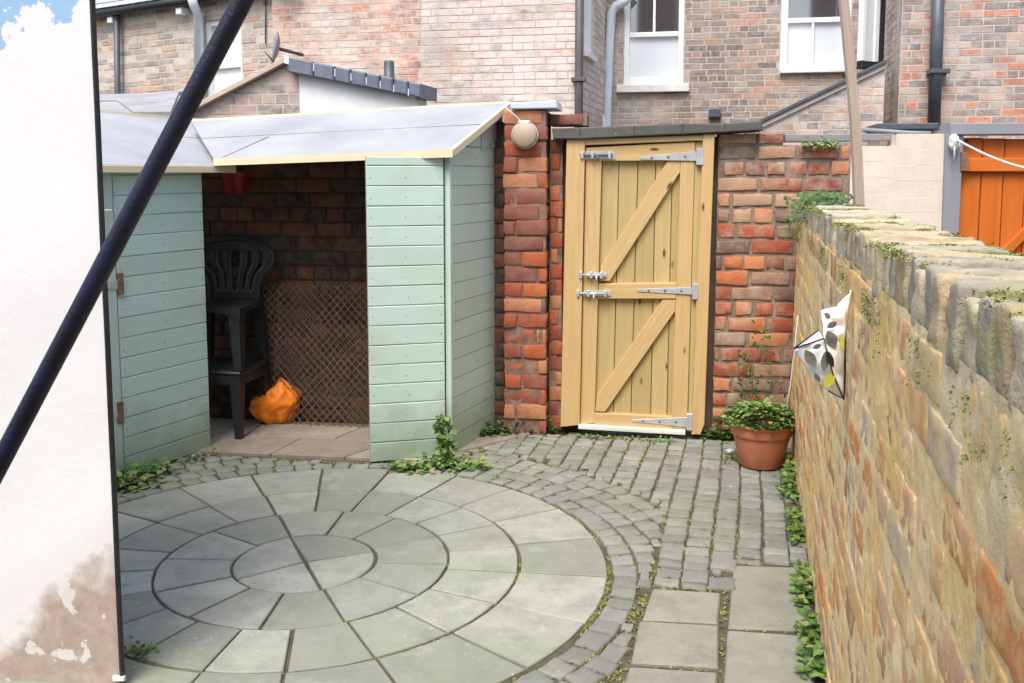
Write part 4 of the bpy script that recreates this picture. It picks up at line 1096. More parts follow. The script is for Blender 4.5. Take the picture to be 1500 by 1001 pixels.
def clump(name, pix, n, hgt, label, mat='leaf', size=(.02, .045), spread=.05, seed=1, wallside=False, cat='weeds'):
    r_ = random.Random(seed); m_ = MB()
    pts = [G(x, y) for x, y in pix]
    for _ in range(int(n*.75)):
        k = r_.random()*(len(pts)-1); i = int(k); p = lerp(pts[i], pts[min(i+1, len(pts)-1)], k-i)
        dx, dy = r_.gauss(0, spread), r_.gauss(0, spread*.6)
        z = abs(r_.gauss(0, hgt*.5))*math.exp(-(dx*dx+dy*dy)/(2*spread*spread))+.004
        p = Vector((p.x+dx, p.y+dy, z))
        if p.xy.dot(WL.xy) > WOFF-.012: p -= WL*(p.dot(WL)-WOFF+.012+r_.random()*.05)
        if (p-GW.o).dot(GW.N) < .03: p += GW.N*(.05-(p-GW.o).dot(GW.N))
        a = r_.uniform(0, 6.28)
        m_.leaf(p, Vector((math.cos(a), math.sin(a), r_.uniform(-.2, .6))), Vector((r_.uniform(-.5, .5), r_.uniform(-.7, .2), 1)), r_.uniform(*size), r_.uniform(*size)*.85)
        if r_.random() < .12: m_.tube([Vector((p.x+r_.uniform(-.02, .02), p.y, 0)), p], .0012, 4, 1, False)
    return tag(m_.build(name, [MAT[mat], MAT['twig']]), label, cat)
clump('weed_clump', [(172, 720), (200, 707), (240, 690)], 330, .10, 'broad green weed clump along the foot of the left shed wall', seed=1, spread=.06)
clump('weed_clump', [(255, 684), (300, 670), (312, 665)], 70, .05, 'sparse green weeds at the right corner of the left shed', seed=2, spread=.035, size=(.015, .03))
clump('ivy_plant', [(575, 690), (620, 688), (665, 682), (700, 690)], 330, .08, 'low ivy spreading along the foot of the open-fronted shed', seed=3, spread=.05, cat='ivy')
m_ = MB(); r_ = random.Random(9)
for _ in range(110):                                               # the shoot that climbs the shed corner
    t = r_.random(); p = G(648, 680)+Vector((r_.gauss(0, .022)+.01, -.045+r_.uniform(-.02, .02), .01+.27*t))
    m_.leaf(p, Vector((r_.uniform(-1, 1), r_.uniform(-1, 0), r_.uniform(-.6, .5))), Vector((0, -1, .5)), r_.uniform(.025, .045), r_.uniform(.02, .036))
m_.tube([G(648, 680)+Vector((.01, -.03, 0)), G(648, 680)+Vector((.012, -.032, .29))], .002, 5, 1)
tag(m_.build('ivy_shoot', [MAT['leaf'], MAT['twig']]), 'upright ivy shoot climbing the corner of the open-fronted shed', 'ivy')
clump('weed_clump', [(705, 640), (735, 637), (775, 634), (812, 632)], 330, .09, 'green weeds along the bottom of the brick pier', 'leaf_dark', seed=4, spread=.045)
clump('weed_clump', [(795, 618), (800, 610)], 90, .28, 'tall weed sprig in the corner between the pier and the gate', 'leaf_dark', seed=5, spread=.03)
clump('weed_clump', [(850, 641), (910, 644), (985, 648)], 190, .02, 'flat weeds along the gate sill', seed=6, spread=.03, size=(.01, .022))
clump('weed_clump', [(1040, 640), (1060, 636), (1075, 625)], 260, .12, 'dark weeds between the gate post and the flower pot', 'leaf_dark', seed=7, spread=.05)
clump('weed_clump', [(1066, 672), (1082, 682)], 50, .04, 'small weed sprig in the setts beside the flower pot', seed=8, spread=.03, size=(.012, .026))
clump('weed_clump', [(1166, 690), (1166, 735)], 170, .10, 'weeds at the foot of the garden wall right behind the pot', 'leaf', seed=10, spread=.04)
clump('weed_clump', [(1170, 760), (1176, 800)], 120, .09, 'weeds at the wall foot beside the last setts', 'leaf', seed=12, spread=.03)
clump('weed_clump', [(1184, 850), (1190, 890)], 130, .10, 'weeds at the wall foot beside the far square slab', 'leaf', seed=13, spread=.03)
clump('weed_clump', [(1200, 930), (1212, 1000)], 200, .10, 'largest weed clump at the wall foot beside the nearest slab', 'leaf', seed=14, spread=.03)
clump('weed_clump', [(186, 962), (200, 955)], 70, .03, 'tiny green tuft beside the foot of the white rendered wall', 'leaf', seed=15, spread=.03, size=(.012, .024))
# ivy over the far end of the garden wall
m_ = MB(); r_ = random.Random(33)
for _ in range(420):
    s = r_.uniform(4.5, 5.55); o = r_.uniform(-.07, .2); z = HT+.10+r_.uniform(0, .05)
    if o < 0: z -= r_.random()*.22*(1 if s > 5 else .5)
    m_.leaf(wpt(s, o, z), Vector((r_.uniform(-1, .4), r_.uniform(-1, .5), r_.uniform(-.7, .4))), Vector((-.3, -.6, 1)), r_.uniform(.016, .034), r_.uniform(.013, .028))
for _ in range(7):
    s = r_.uniform(4.7, 5.5); m_.tube([wpt(s, -.02, HT+.11), wpt(s-.1, -.05, HT+.06), wpt(s-.16, -.055, HT-.06)], .002, 4, 1)
tag(m_.build('wall_ivy', [MAT['leaf_dark'], MAT['twig']]), 'ragged green ivy draped over the far end of the garden wall', 'ivy')
m_ = MB()
for _ in range(120):
    uu, vv = GW.hit(r_.uniform(1175, 1232), 211+r_.gauss(0, 4), .03); m_.leaf(GW.pt(uu, vv, r_.uniform(0, .06)), Vector((r_.uniform(-1, 1), r_.uniform(-1, 0), r_.uniform(-.5, .3))), Vector((0, -.6, 1)), r_.uniform(.016, .03), r_.uniform(.012, .024))
tag(m_.build('wall_weed', [MAT['leaf'], MAT['twig']]), 'pale weed growing along the top of the brick wall beside the wooden prop', 'weeds')
# bit of litter by the pot
m_ = MB(); p = G(1070, 665); m_.block(p+ZU*.015, Vector((.9, .3, .2)).normalized(), Vector((-.3, .9, 0)).normalized(), Vector((0, 0, 1)), .05, .035, .018, (6, 6, 4), .006, .012, 30.)
tag(m_.build('litter', MAT['white']), 'crumpled scrap of white litter on the setts by the pot', 'litter')

# ---- fabric peg bag on the wall
def wallhit(px, py, off=0.):
    d = ray(px, py); t = (WOFF-off)/d.dot(WL); return CAM+d*t
pb0 = wallhit(1238, 500, .02)
pb = thing('peg_bag', pb0, 'white fabric peg bag printed with grey and lime leaves, hung on the garden wall', 'peg bag')
Yb = pb0.y
def B_(px, py, dy=0.): return AT(px, py, Yb+dy)
m_ = MB()
def cloth_patch(corners, n=8, sag=.012, mat=0, seed=0):           # bilinear patch with small folds
    a, b, c, d = corners; vs = []
    for i in range(n+1):
        for j in range(n+1):
            p = lerp(lerp(a, b, j/n), lerp(d, c, j/n), i/n)
            p = p+Vector((0, -1, 0))*math.sin(math.pi*i/n)*math.sin(math.pi*j/n)*(sag+.010*noise.noise(Vector((i*.7, j*.7, seed))))
            vs.append(p)
    m_.add(vs, [(i*(n+1)+j, i*(n+1)+j+1, (i+1)*(n+1)+j+1, (i+1)*(n+1)+j) for i in range(n) for j in range(n)], mat, None, True)
cloth_patch([B_(1164, 512), B_(1206, 498, -.03), B_(1218, 545, -.035), B_(1190, 552, -.0)], seed=1)
cloth_patch([B_(1190, 552, .0), B_(1218, 545, -.035), B_(1232, 582, -.0), B_(1214, 572, .0)], seed=2)
cloth_patch([B_(1206, 498, -.03), B_(1238, 478, .0), B_(1236, 555, .02), B_(1218, 545, -.035)], seed=3)
cloth_patch([B_(1218, 545, -.035), B_(1236, 555, .02), B_(1235, 584, .01), B_(1232, 582, -.0)], seed=4)
cloth_patch([B_(1202, 455, .0), B_(1238, 448, .0), B_(1238, 478, .0), B_(1206, 480, -.02)], seed=5)
cloth_patch([B_(1206, 480, -.02), B_(1238, 478, .0), B_(1236, 500, -.01), B_(1206, 498, -.03)], seed=6)
cloth_patch([B_(1164, 511, .004), B_(1199, 485, -.01), B_(1206, 497, -.028), B_(1165, 513, .0)], seed=7)
cloth_patch([B_(1226, 447, .0), B_(1246, 428, .03), B_(1240, 470, .02), B_(1234, 470, .0)], seed=9)
cl = m_.build('cloth', MAT['cloth'], pb); wd_ = cl.modifiers.new('weld', 'WELD'); wd_.merge_threshold = .0012; sd_ = cl.modifiers.new('smooth', 'SUBSURF'); sd_.levels = 1; sd_.render_levels = 1
so = cl.modifiers.new('thick', 'SOLIDIFY'); so.thickness = .003
m_ = MB()
def leafprint(px, py, ang, L, W, dy, mat):
    vs = []; n = 10
    for i in range(2*n):
        t = i/n if i < n else 2-i/n; s_ = 1 if i < n else -1
        x = (t-.5)*L; y = s_*W*.5*math.sin(math.pi*t)**.8
        c, s = math.cos(ang), math.sin(ang); vs.append(B_(px+x*c-y*s, py+x*s+y*c, dy))
    m_.add(vs, [tuple(range(2*n))], mat)
for a in ((1187, 525, 1.0, 25, 13, -.034, 0), (1218, 497, 1.1, 24, 14, -.036, 0), (1209, 529, -1.4, 28, 11, -.052, 0), (1216, 526, 1.2, 24, 8, -.058, 2), (1215, 557, -1.1, 22, 13, -.045, 1), (1233, 500, 1.5, 24, 6, -.02, 1), (1219, 476, -.5, 15, 8, -.036, 0), (1212, 462, .6, 10, 6, -.02, 0), (1197, 508, -.4, 12, 6, -.046, 0), (1197, 553, 1.0, 14, 6, -.03, 0)):
    leafprint(a[0], a[1], a[2], a[3]*1.15, a[4]*1.2, *a[5:])
m_.build('leaf_print', [MAT['print_grey'], MAT['print_lime'], MAT['black']], pb)
m_ = MB()
m_.tube([B_(1163, 511, -.012), B_(1199, 484, -.022), B_(1207, 496, -.042), B_(1163, 511, -.014)], .0022, 6)
m_.tube([B_(1207, 496, -.042), B_(1213, 522, -.052), B_(1220, 548, -.046), B_(1236, 585, -.004)], .002, 6)
m_.tube([B_(1214, 573, -.004), B_(1236, 586, -.004), B_(1238, 540, .0), B_(1238, 478, .0)], .0028, 6)
m_.build('trim', MAT['black'], pb)
m_ = MB(); m_.tube([B_(1246, 428, .03), wallhit(1246, 424, -.012)], .003, 6); m_.build('hanging_hook', MAT['rope'], pb)

# ================================================================== NEIGHBOUR'S SIDE
nw = thing('painted_wall', GW.pt(hu(1315, 300), 0, -.1), 'cream painted brick wall between the wooden prop and the grey gate post', 'wall')
mb = MB(); a, b = hu(1246, 250), hu(1386, 250)
for (p0, p1, pt) in ((1246, 1311, 214), (1311, 1386, 196)):
    far_bricks(mb, GW, layout(hu(p0, 250), hu(p1, 250), 0, hv(pt, 1315), .23, .088), .004, .0006, 0, 0, .0006); mb.box(GW, hu(p0, 250), hu(p1, 250), -.05, hv(pt, 1315)-.004, -.2, .0, 0)
mb.build('brickwork', MAT['cream_wash'], nw)
ng_ = thing('neighbour_gate', GW.pt(hu(1460, 350), 0, 0), 'orange stained boarded gate in a grey frame beyond the garden wall', 'gate')
mb = MB(); mb.pxprism(GW, [(1386, 196), (1412, 196), (1402, 400), (1379, 400)], -.12, .03, 0, .004)
uu0, uu1 = GW.hit(1379, 400, .03)[0], GW.hit(1402, 400, .03)[0]; mb.box(GW, uu0-.02, uu1-.02, 0, GW.hit(1390, 399, .03)[1], -.12, .0295, 0, .004); mb.build('frame_post', MAT['grey_paint'], ng_)
mb = MB(); uR1 = hu(1412, 300)+.92; mb.box(GW, uR1, uR1+.1, 0, hv(186, 1400), -.12, .03, 0, .004); mb.build('frame_post', MAT['grey_paint'], ng_)
mb = MB(); mb.box(GW, hu(1388, 190), uR1+.1, hv(198, 1440), hv(181, 1440), -.12, .05, 0, .004, 'u'); mb.build('frame_head', MAT['grey_paint'], ng_)
mb = MB(); g0_ = hu(1405, 300)
for i in range(8): mb.box(GW, g0_+.115*i+.003, g0_+.115*(i+1)-.002, .05, hv(202+.8*i, 1450), -.05, -.022+.002*(i % 2), 0, .003, 'v')
mb.build('boards', MAT['orange_wood'], ng_)
for z in (hv(241, 1450), .25):
    mb = MB(); mb.box(GW, g0_+.02, uR1-.02, z-.04, z+.035, -.02, .012, 0, .004, 'u'); mb.build('ledge', MAT['orange_wood'], ng_)
mb = MB(); zl = hv(241, 1450); mb.prism(GW, [(g0_+.10, .30), (g0_+.19, .30), (uR1-.05, zl-.05), (uR1-.14, zl-.05)], -.02, .01, 0, .004, (.5, .86)); mb.pxprism(GW, [(1448, 385), (1462, 392), (1530, 322), (1530, 305)], -.02, .0105, 0, .004, (.6, .8)); mb.build('brace', MAT['orange_wood'], ng_)
mb = MB(); mb.pxprism(GW, [(1408, 223), (1419, 224), (1419, 251), (1407, 251)], -.02, .04, 0, .003); mb.build('hinge', MAT['rust'], ng_)
ln = thing('washing_line', GW.pt(*GW.hit(1397, 203, .06), .05), 'white rope washing line tied to the grey post of the orange gate', 'washing line')
mb = MB(); A_ = GW.pt(*GW.hit(1398, 203, .06), .06); E_ = AT(1560, 258, 4.4); pts = [lerp(A_, E_, i/16)-ZU*.09*math.sin(math.pi*i/16)*.35 for i in range(17)]
F_ = AT(1900, 300, 3.0); pts += [lerp(E_, F_, i/6) for i in range(1, 7)]
mb.tube(pts, .006, 8); mb.tube([A_, A_+Vector((-.005, -.02, -.06)), A_+Vector((.0, -.01, -.13))], .005, 6); mb.build('rope', MAT['rope'], ln)
mb = MB(); mb.block(A_-ZU*.02, Vector((1, 0, 0)), Vector((0, 1, 0)), ZU, .055, .05, .085, (6, 6, 6), .022, .012, 40.); mb.build('knot', MAT['rope'], ln)
# clothes prop behind the wall
pbse = AT(1259, 314, 4.75); ptop = AT(1236, -30, 4.6); dv = ptop-pbse; g_ = pbse-dv*(pbse.z/dv.z)
pr = thing('clothes_prop', g_, 'weathered wooden clothes prop standing upright behind the garden wall', 'clothes prop')
mb = MB(); q = Plane((g_.x, g_.y), 12)
N_ = 14; vs = []; us = []
for i in range(N_+1):
    p = lerp(g_, ptop+dv*.05, i/N_)+Vector((.008*math.sin(i*.8), 0, 0)); w = .027-.008*i/N_
    for x, y in ((-1, -1), (1, -1), (1, 1), (-1, 1)): vs.append(p+Vector((x*w, y*w*.8, 0))); us.append((i*.2, x*.03+y*.02))
mb.add(vs, [(i*4+k, i*4+(k+1) % 4, (i+1)*4+(k+1) % 4, (i+1)*4+k) for i in range(N_) for k in range(4)]+[(N_*4, N_*4+1, N_*4+2, N_*4+3)], 0, us)
mb.build('shaft', MAT['old_wood'], pr)
# timber lying along the wall top
mb = MB(); mb.pxprism(GW, [(1150, 197), (1310, 196), (1310, 206), (1150, 208.5)], -.2, -.1, 0, .004, 'u')
tag(mb.build('timber_beam', MAT['grey_wood']), 'weathered grey timber beam lying along the brick wall top behind the prop', 'beam')

# ================================================================== HOUSES BEHIND
def lineplane(x, y, ang): return Plane((x, y), ang)
def sash(parent, P, px, meet, mull_top=None, mull_bot=None, w=-.06, sill=None, upper='glass', lower='net', fw=9, bot=12):
    x0, x1, y0, y1 = px                                           # outer frame in pixels, built on the wall plane
    U0, V1 = P.hit(x0, y0, w); U1, V0 = P.hit(x1, y1, w); vm = P.hit((x0+x1)/2, meet, w)[1]
    k = (U1-U0)/(x1-x0); f = fw*k; b = bot*k
    m_ = MB()
    m_.box(P, U0, U0+f, V0, V1, w-.06, w+.03, 0, .006, 'v'); m_.box(P, U1-f, U1, V0, V1, w-.06, w+.03, 0, .006, 'v')
    m_.box(P, U0+f, U1-f, V0, V0+b, w-.05, w+.025, 0, .006, 'u'); m_.box(P, U0+f, U1-f, V1-f, V1, w-.05, w+.025, 0, .006, 'u')
    m_.box(P, U0+f, U1-f, vm-.028, vm+.028, w-.04, w+.02, 0, .006, 'u')
    if mull_top: c = P.hit(mull_top, meet, w)[0]; m_.box(P, c-.014, c+.014, vm+.028, V1-f, w-.035, w+.005, 0, .003)
    if mull_bot: c = P.hit(mull_bot, meet, w)[0]; m_.box(P, c-.014, c+.014, V0+b, vm-.028, w-.035, w+.015, 0, .003)
    wf = m_.build('window', MAT['white'], parent)
    m_ = MB(); m_.box(P, U0+f, U1-f, vm+.028, V1-f, w-.045, w-.03); m_.build('pane', MAT[upper], wf)
    m_ = MB(); m_.box(P, U0+f, U1-f, V0+b, vm-.028, w-.042, w-.022); m_.build('pane', MAT[lower], wf)
    if sill:
        s0_, s1_, sa, sb = sill; a = P.hit(s0_, sb, .05); c = P.hit(s1_, sa, .05)
        m_ = MB(); m_.box(P, a[0], c[0], V0-(P.hit(s0_, sa, .05)[1]-a[1])*1.05, V0-.001, -.06, .07, 0, .006, 'u'); m_.build('sill', MAT['white_sill'], wf)
    return (U0, U1, V0, V1)
def pipe(parent, name, pts, r, mat): m_ = MB(); m_.tube(pts, r, 12); return m_.build(name, MAT[mat], parent)

ZT = 4.6
# ---- house A (centre)
HA = Plane((.665, 9.5), 12.0)
hA = thing('brick_house', HA.pt(-1.5, 0, -2), 'pale pinkish brick house wall with white smears above the open-fronted shed roof', 'house')
uA0, uAm, uA1 = HA.hit(400, 60)[0], HA.hit(617, 60)[0], 0.0
mb = MB(); far_bricks(mb, HA, layout(uA0, uAm, .6, ZT, .215, .071, hdr=4)); mb.box(HA, uA0, uAm, 0, ZT, -.25, 0, 1); mb.build('wall', [MAT['house_red'], MAT['far_mortar']], hA)
mb = MB(); far_bricks(mb, HA, layout(uAm, uA1, .6, ZT, .215, .071, hdr=4), prot=.0025); mb.box(HA, uAm, uA1, 0, ZT, -.25, -.001, 1); mb.build('wall', [MAT['house_pale'], MAT['far_mortar']], hA)
HB = Plane((1.08, 11.2), 12.0)
# side face of A running back to B
cA = HA.pt(0, 0, 0); HAS = Plane((cA.x, cA.y), math.degrees(math.atan2(-WD.y, WD.x)))
mb = MB(); sw = HAS.hit(854, 60)[0], HAS.hit(869, 60)[0]; swv = HAS.hit(862, 88)[1]
hole = [(sw[0], sw[1], swv, ZT-.8)]
far_bricks(mb, HAS, layout(.01, 2.6, .6, ZT, .225, .0745, holes=hole), w=0, prot=.004)
# HAS.N must face the open side (right); build the mortar core behind it
sgn = 1
backing(mb, HAS, .005, 2.6, 0, ZT, -.2, 0, hole, 1)
mb.build('side_wall', [MAT['house_pale'], MAT['far_mortar']], hA)
m_ = MB(); m_.box(HAS, sw[0], sw[1], swv, swv+.05, -.12, .05, 0, .005); m_.box(HAS, sw[0], sw[0]+.07, swv+.05, ZT-.8, -.12, -.02); m_.box(HAS, sw[1]-.07, sw[1], swv+.05, ZT-.8, -.12, -.02)
m_.box(HAS, (sw[0]+sw[1])/2-.02, (sw[0]+sw[1])/2+.02, swv+.05, ZT-.8, -.12, -.05); wA = m_.build('window', MAT['white'], hA)
m_ = MB(); m_.box(HAS, sw[0]+.07, sw[1]-.07, swv+.05, ZT-.8, -.14, -.125); m_.build('pane', MAT['net'], wA)
pipe(hA, 'downpipe', [HA.pt(.0, .2, .07), HA.pt(.0, ZT, .07)], .042, 'brown_pipe')
m_ = MB(); vv = HA.hit(846, 118)[1]; m_.box(HA, -.07, .065, vv-.02, vv+.02, .0, .125, 0, .004); m_.build('pipe_bracket', MAT['brown_pipe'], hA)

# ---- house B (middle, further back)
hB = thing('brick_house', HB.pt(1.2, 0, -2), 'brown brick house wall with two white sash windows above the garden gate', 'house')
uB1 = HB.hit(1296, 60)[0]
def ext(P, px, w=-.06):
    a = P.hit(px[0], px[2], w); b = P.hit(px[1], px[3], w); return (a[0], b[0], b[1], a[1])
w1, w2 = (916, 1001, -75, 124), (1146, 1244, -80, 103)
holes = [ext(HB, w1), ext(HB, w2)]
mb = MB(); uB0 = -.35
far_bricks(mb, HB, layout(uB0, uB1, .8, ZT, .205, .068, holes=holes)); backing(mb, HB, uB0, uB1, 0, ZT, -.25, 0, holes, 1)
mb.build('wall', [MAT['house_brown'], MAT['far_mortar']], hB)
sash(hB, HB, w1, 51, 958, None, sill=(903, 1010, 120, 131), fw=8, bot=10)
sash(hB, HB, w2, 30, None, 1191, sill=(1143, 1246, 101, 105), fw=11, bot=8)
m_ = MB(); a = HB.hit(1047, 166, .1); m_.prism(HB, [(a[0]-.07, a[1]-.05), (a[0]+.07, a[1]-.05), (a[0]+.06, a[1]+.05), (a[0]-.06, a[1]+.05)], 0, .12, 0, .01); m_.build('vent_cowl', MAT['iron'], hB)
pv = lambda x, y, w=.09: HB.pt(*HB.hit(x, y, w), w)
pipe(hB, 'downpipe', [pv(925, -8), pv(915, 3), pv(902, 9), pv(896, 20), pv(893, 60), pv(889, 182), pv(888, 330)], .05, 'pale_pipe')
pipe(hB, 'pipe_elbow', [pv(874, 166, .2), pv(880, 172, .2), pv(884, 186, .2), pv(885, 260, .2)], .045, 'pale_pipe')

# ---- house C (right, nearer)
HCP = Plane((AT(1318, 100, 9.31).x, 9.31), 12.0)
hC = thing('brick_house', HCP.pt(1.5, 0, -2), 'mixed red and grey brick house end with a dark soil pipe, above the orange gate', 'house')
mb = MB(); far_bricks(mb, HCP, layout(0, 3.6, .6, ZT, .21, .070)); mb.box(HCP, 0, 3.6, 0, ZT, -.25, 0, 1); mb.build('wall', [MAT['house_mixed'], MAT['far_mortar']], hC)
cC = HCP.pt(0, 0, 0)
HCS = Plane((cC.x+WD.x*1.5, cC.y+WD.y*1.5), math.degrees(math.atan2(WD.y, -WD.x)))   # faces left
mb = MB(); far_bricks(mb, HCS, layout(0, 1.49, .6, ZT, .21, .070)); mb.box(HCS, 0, 1.495, 0, ZT, -.2, 0, 1); mb.build('side_wall', [MAT['pink_brick'], MAT['far_mortar']], hC)
pp = lambda x, y, w=.1: HCP.pt(*HCP.hit(x, y, w), w)
pipe(hC, 'soil_pipe', [pp(1376, -60), pp(1368, 184)], .058, 'iron')
m_ = MB(); u_, v_ = HCP.hit(1375, 105, .1); m_.box(HCP, u_-.09, u_+.09, v_-.02, v_+.02, 0, .17, 0, .004); m_.build('pipe_bracket', MAT['iron'], hC)
# casement window standing open on the side of house C
wc = [(1262, 107), (1291, 87), (1290, -60), (1266, -60)]
CW = Plane(AT(1262, 100, 9.75).xy, -30)
m_ = MB()
def strip(pa, pb, t, w0, w1, mat=0):
    a, b = CW.hit(*pa), CW.hit(*pb); d = Vector((b[0]-a[0], b[1]-a[1])).normalized(); n_ = Vector((-d.y, d.x))*t
    m_.prism(CW, [a, b, (b[0]+n_.x, b[1]+n_.y), (a[0]+n_.x, a[1]+n_.y)], w0, w1, mat, 0, 'u')
a = CW.hit(1258, 107); u1_ = CW.hit(1291, 90)[0]; v0_ = CW.hit(1275, 98)[1]; vt_ = ZT-.6
m_.box(CW, a[0], u1_, v0_-.03, v0_+.05, -.03, .03, 0, .004); m_.box(CW, u1_-.07, u1_, v0_+.05, vt_, -.03, .03, 0, .004); m_.box(CW, a[0], a[0]+.05, v0_+.05, vt_, -.03, .03, 1, .004)
m_.box(CW, u1_-.13, u1_-.07, v0_+.05, vt_, -.025, .022, 1, .004)
cw = m_.build('casement', [MAT['black'], MAT['white']], hC)
m_ = MB(); m_.box(CW, a[0]+.05, u1_-.13, v0_+.05, vt_, -.008, .004); m_.build('pane', MAT['net'], cw)
# ---- lean-to in front of B, with the sloping verge
LP = Plane((AT(1200, 150, 8.9).x, 8.9), 12.0)
lt = thing('outhouse', LP.pt(0, 0, -.5), 'low brick lean-to with a dark sloping verge between the two back houses', 'outhouse')
A1, A2 = LP.hit(1112, 181), LP.hit(1297, 92)
def lclip(u): return A1[1]+(A2[1]-A1[1])*(u-A1[0])/(A2[0]-A1[0])-.05
mb = MB(); far_bricks(mb, LP, layout(A1[0], A2[0], .6, A2[1], .225, .0745, clip=lclip))
mb.prism(LP, [(A1[0], 0), (A2[0], 0), (A2[0], A2[1]-.05), (A1[0], A1[1]-.05)], -.2, 0, 1); mb.build('wall', [MAT['pink_brick'], MAT['far_mortar']], lt)
mb = MB(); mb.prism(LP, [(A1[0]-.1, A1[1]-.055), (A2[0], A2[1]-.01), (A2[0], A2[1]+.025), (A1[0]-.1, A1[1]-.02)], -1.3, .06, 0, .004, 'u'); mb.build('roof', MAT['iron'], lt)
mb = MB(); mb.prism(LP, [(A1[0]-.05, A1[1]-.075), (A2[0], A2[1]-.05), (A2[0], A2[1]-.011), (A1[0]-.05, A1[1]-.036)], 0, .03, 0, 0, 'u'); mb.build('verge_mortar', MAT['cream_wash'], lt)
# flat lead roof and waste pipe at the foot of C
fr = thing('flat_roof_outhouse', AT(1330, 186, 8.2).xy.to_3d(), 'small outhouse with a dark flat roof edge below the soil pipe', 'outhouse')
FPn = Plane(AT(1330, 186, 8.2).xy, 12)
mb = MB(); a = FPn.hit(1284, 191); b = FPn.hit(1374, 181); mb.box(FPn, a[0], b[0], a[1], a[1]+.055, -.75, .05, 0, .008, 'u'); rf_ = mb.build('roof', MAT['iron'], fr)
mb = MB(); far_bricks(mb, FPn, layout(a[0]+.03, b[0]-.03, .3, a[1], .225, .0745)); mb.box(FPn, a[0]+.03, b[0]-.03, 0, a[1]-.002, -.7, 0, 1); mb.build('wall', [MAT['pink_brick'], MAT['far_mortar']], fr)
pipe(fr, 'waste_pipe', [FPn.pt(a[0]-.12, a[1]-.0, .09), FPn.pt(a[0]+.25, a[1]-.03, .09), FPn.pt(b[0]-.07, a[1]-.035, .09)], .02, 'grey_paint')

# ---- wing E (left, oblique) with gutter and roof
pE1, pE0 = AT(333, 0, 10.6), AT(133, 28, 11.91)
HE = Plane.through(pE0, pE1)
hE = thing('brick_house', HE.pt(0, 0, -2), 'grey-brown stone house wing with a slate roof and black gutter beyond the left shed', 'house')
uE0, uE1 = -1.2, HE.hit(409, 60)[0]; ez = pE0.z
wE = (304, 363, 32, 170)
hole = [ext(HE, wE)]
mb = MB(); far_bricks(mb, HE, layout(uE0, uE1, .8, ez+.02, .26, .072, holes=hole), jit=.004, joint=.018); backing(mb, HE, uE0, uE1, 0, ez+.03, -.25, 0, hole, 1)
mb.build('wall', [MAT['house_stone'], MAT['far_mortar']], hE)
sash(hE, HE, wE, 97, None, None, fw=6, bot=9, upper='blind', lower='blind')
mb = MB()
for r in range(9):                                                # courses of slates
    for c in range(40):
        a = uE0-.1+c*.16+(.08 if r % 2 else 0)
        if a > uE1+.2: continue
        q = [HE.pt(a, ez+.06+r*.10+.012, .16-r*.17), HE.pt(a+.155, ez+.06+r*.10+.012, .16-r*.17), HE.pt(a+.155, ez+.06+(r+1.2)*.10, .16-(r+1.2)*.17), HE.pt(a, ez+.06+(r+1.2)*.10, .16-(r+1.2)*.17)]
        mb.add(q, [(0, 1, 2, 3)])
mb.add([HE.pt(uE0-.1, ez+.05, .14), HE.pt(uE1+.2, ez+.05, .14), HE.pt(uE1+.2, ez+1.05, -1.56), HE.pt(uE0-.1, ez+1.05, -1.56)], [(0, 1, 2, 3)])
mb.build('roof', MAT['slate'], hE)
pipe(hE, 'gutter', [HE.pt(uE0, ez+.02, .12), HE.pt(uE1-.05, ez+.02, .12)], .05, 'black')
pe = lambda x, y, w=.08: HE.pt(*HE.hit(x, y, w), w)
pipe(hE, 'downpipe', [pe(171, 22), pe(174, 300)], .035, 'iron')
pipe(hE, 'vent_pipe', [pe(278, -12, .2), pe(284, 8, .2), pe(291, 22, .1), pe(290, 300, .1)], .05, 'pale_pipe')
for x, y in ((162, 29), (263, 16)):
    u_, v_ = HE.hit(x, y, .1); m_ = MB(); m_.box(HE, u_-.045, u_+.045, v_-.04, v_+.03, .0, .12, 0, .006); m_.build('soffit_block', MAT['white'], hE)
u_, v_ = HE.hit(402, 70, .35)
ds = thing('satellite_dish', HE.pt(u_, v_, .3), 'grey satellite dish seen edge-on beside the oblique stone house wing', 'satellite dish')
m_ = MB(); c = HE.pt(u_, v_, .35); axd = Vector((-.93, -.3, .2)).normalized(); m_.lathe(c, [(.001, -.05), (.08, -.042), (.15, -.015), (.17, 0), (.165, .004), (.08, -.034), (.001, -.042)], 24, 0, axd); m_.build('dish', MAT['grey_paint'], ds)
m_ = MB(); m_.tube([c-axd*.05, HE.pt(u_+.03, v_-.02, .2), HE.pt(u_+.04, v_-.04, .0)], .018, 8); m_.tube([c-ZU*.15, c+axd*.10-ZU*.06], .008, 6); m_.build('bracket', MAT['iron'], ds)
pipe(hE, 'wire', [pe(389, -20, .02), pe(389, 64, .02)], .007, 'iron')

# ---- outbuilding D: brick gable, white panel, blue coping tiles
DP = Plane(AT(440, 130, 7.9).xy, 12.0)
od = thing('outbuilding', DP.pt(0, 0, -.6), 'brick outbuilding gable with a white panel and blue-grey coping tiles behind the shed roof', 'outbuilding')
dA, dB, dC, dD = DP.hit(255, 176), DP.hit(421, 92), DP.hit(438, 106), DP.hit(614, 143)
def dclip(u):
    if u < dB[0]: return dA[1]+(dB[1]-dA[1])*(u-dA[0])/(dB[0]-dA[0])-.01
    return dB[1]+(dD[1]-dB[1])*(u-dB[0])/(dD[0]-dB[0])-.01
mb = MB(); far_bricks(mb, DP, layout(dA[0], dC[0], .6, dB[1], .23, .082, clip=dclip))
mb.prism(DP, [(dA[0], 0), (dC[0], 0), (dC[0], dclip(dC[0])), (dB[0], dB[1]-.02), (dA[0], dA[1]-.02)], -.2, 0, 1); mb.build('gable_wall', [MAT['pink_brick'], MAT['far_mortar']], od)
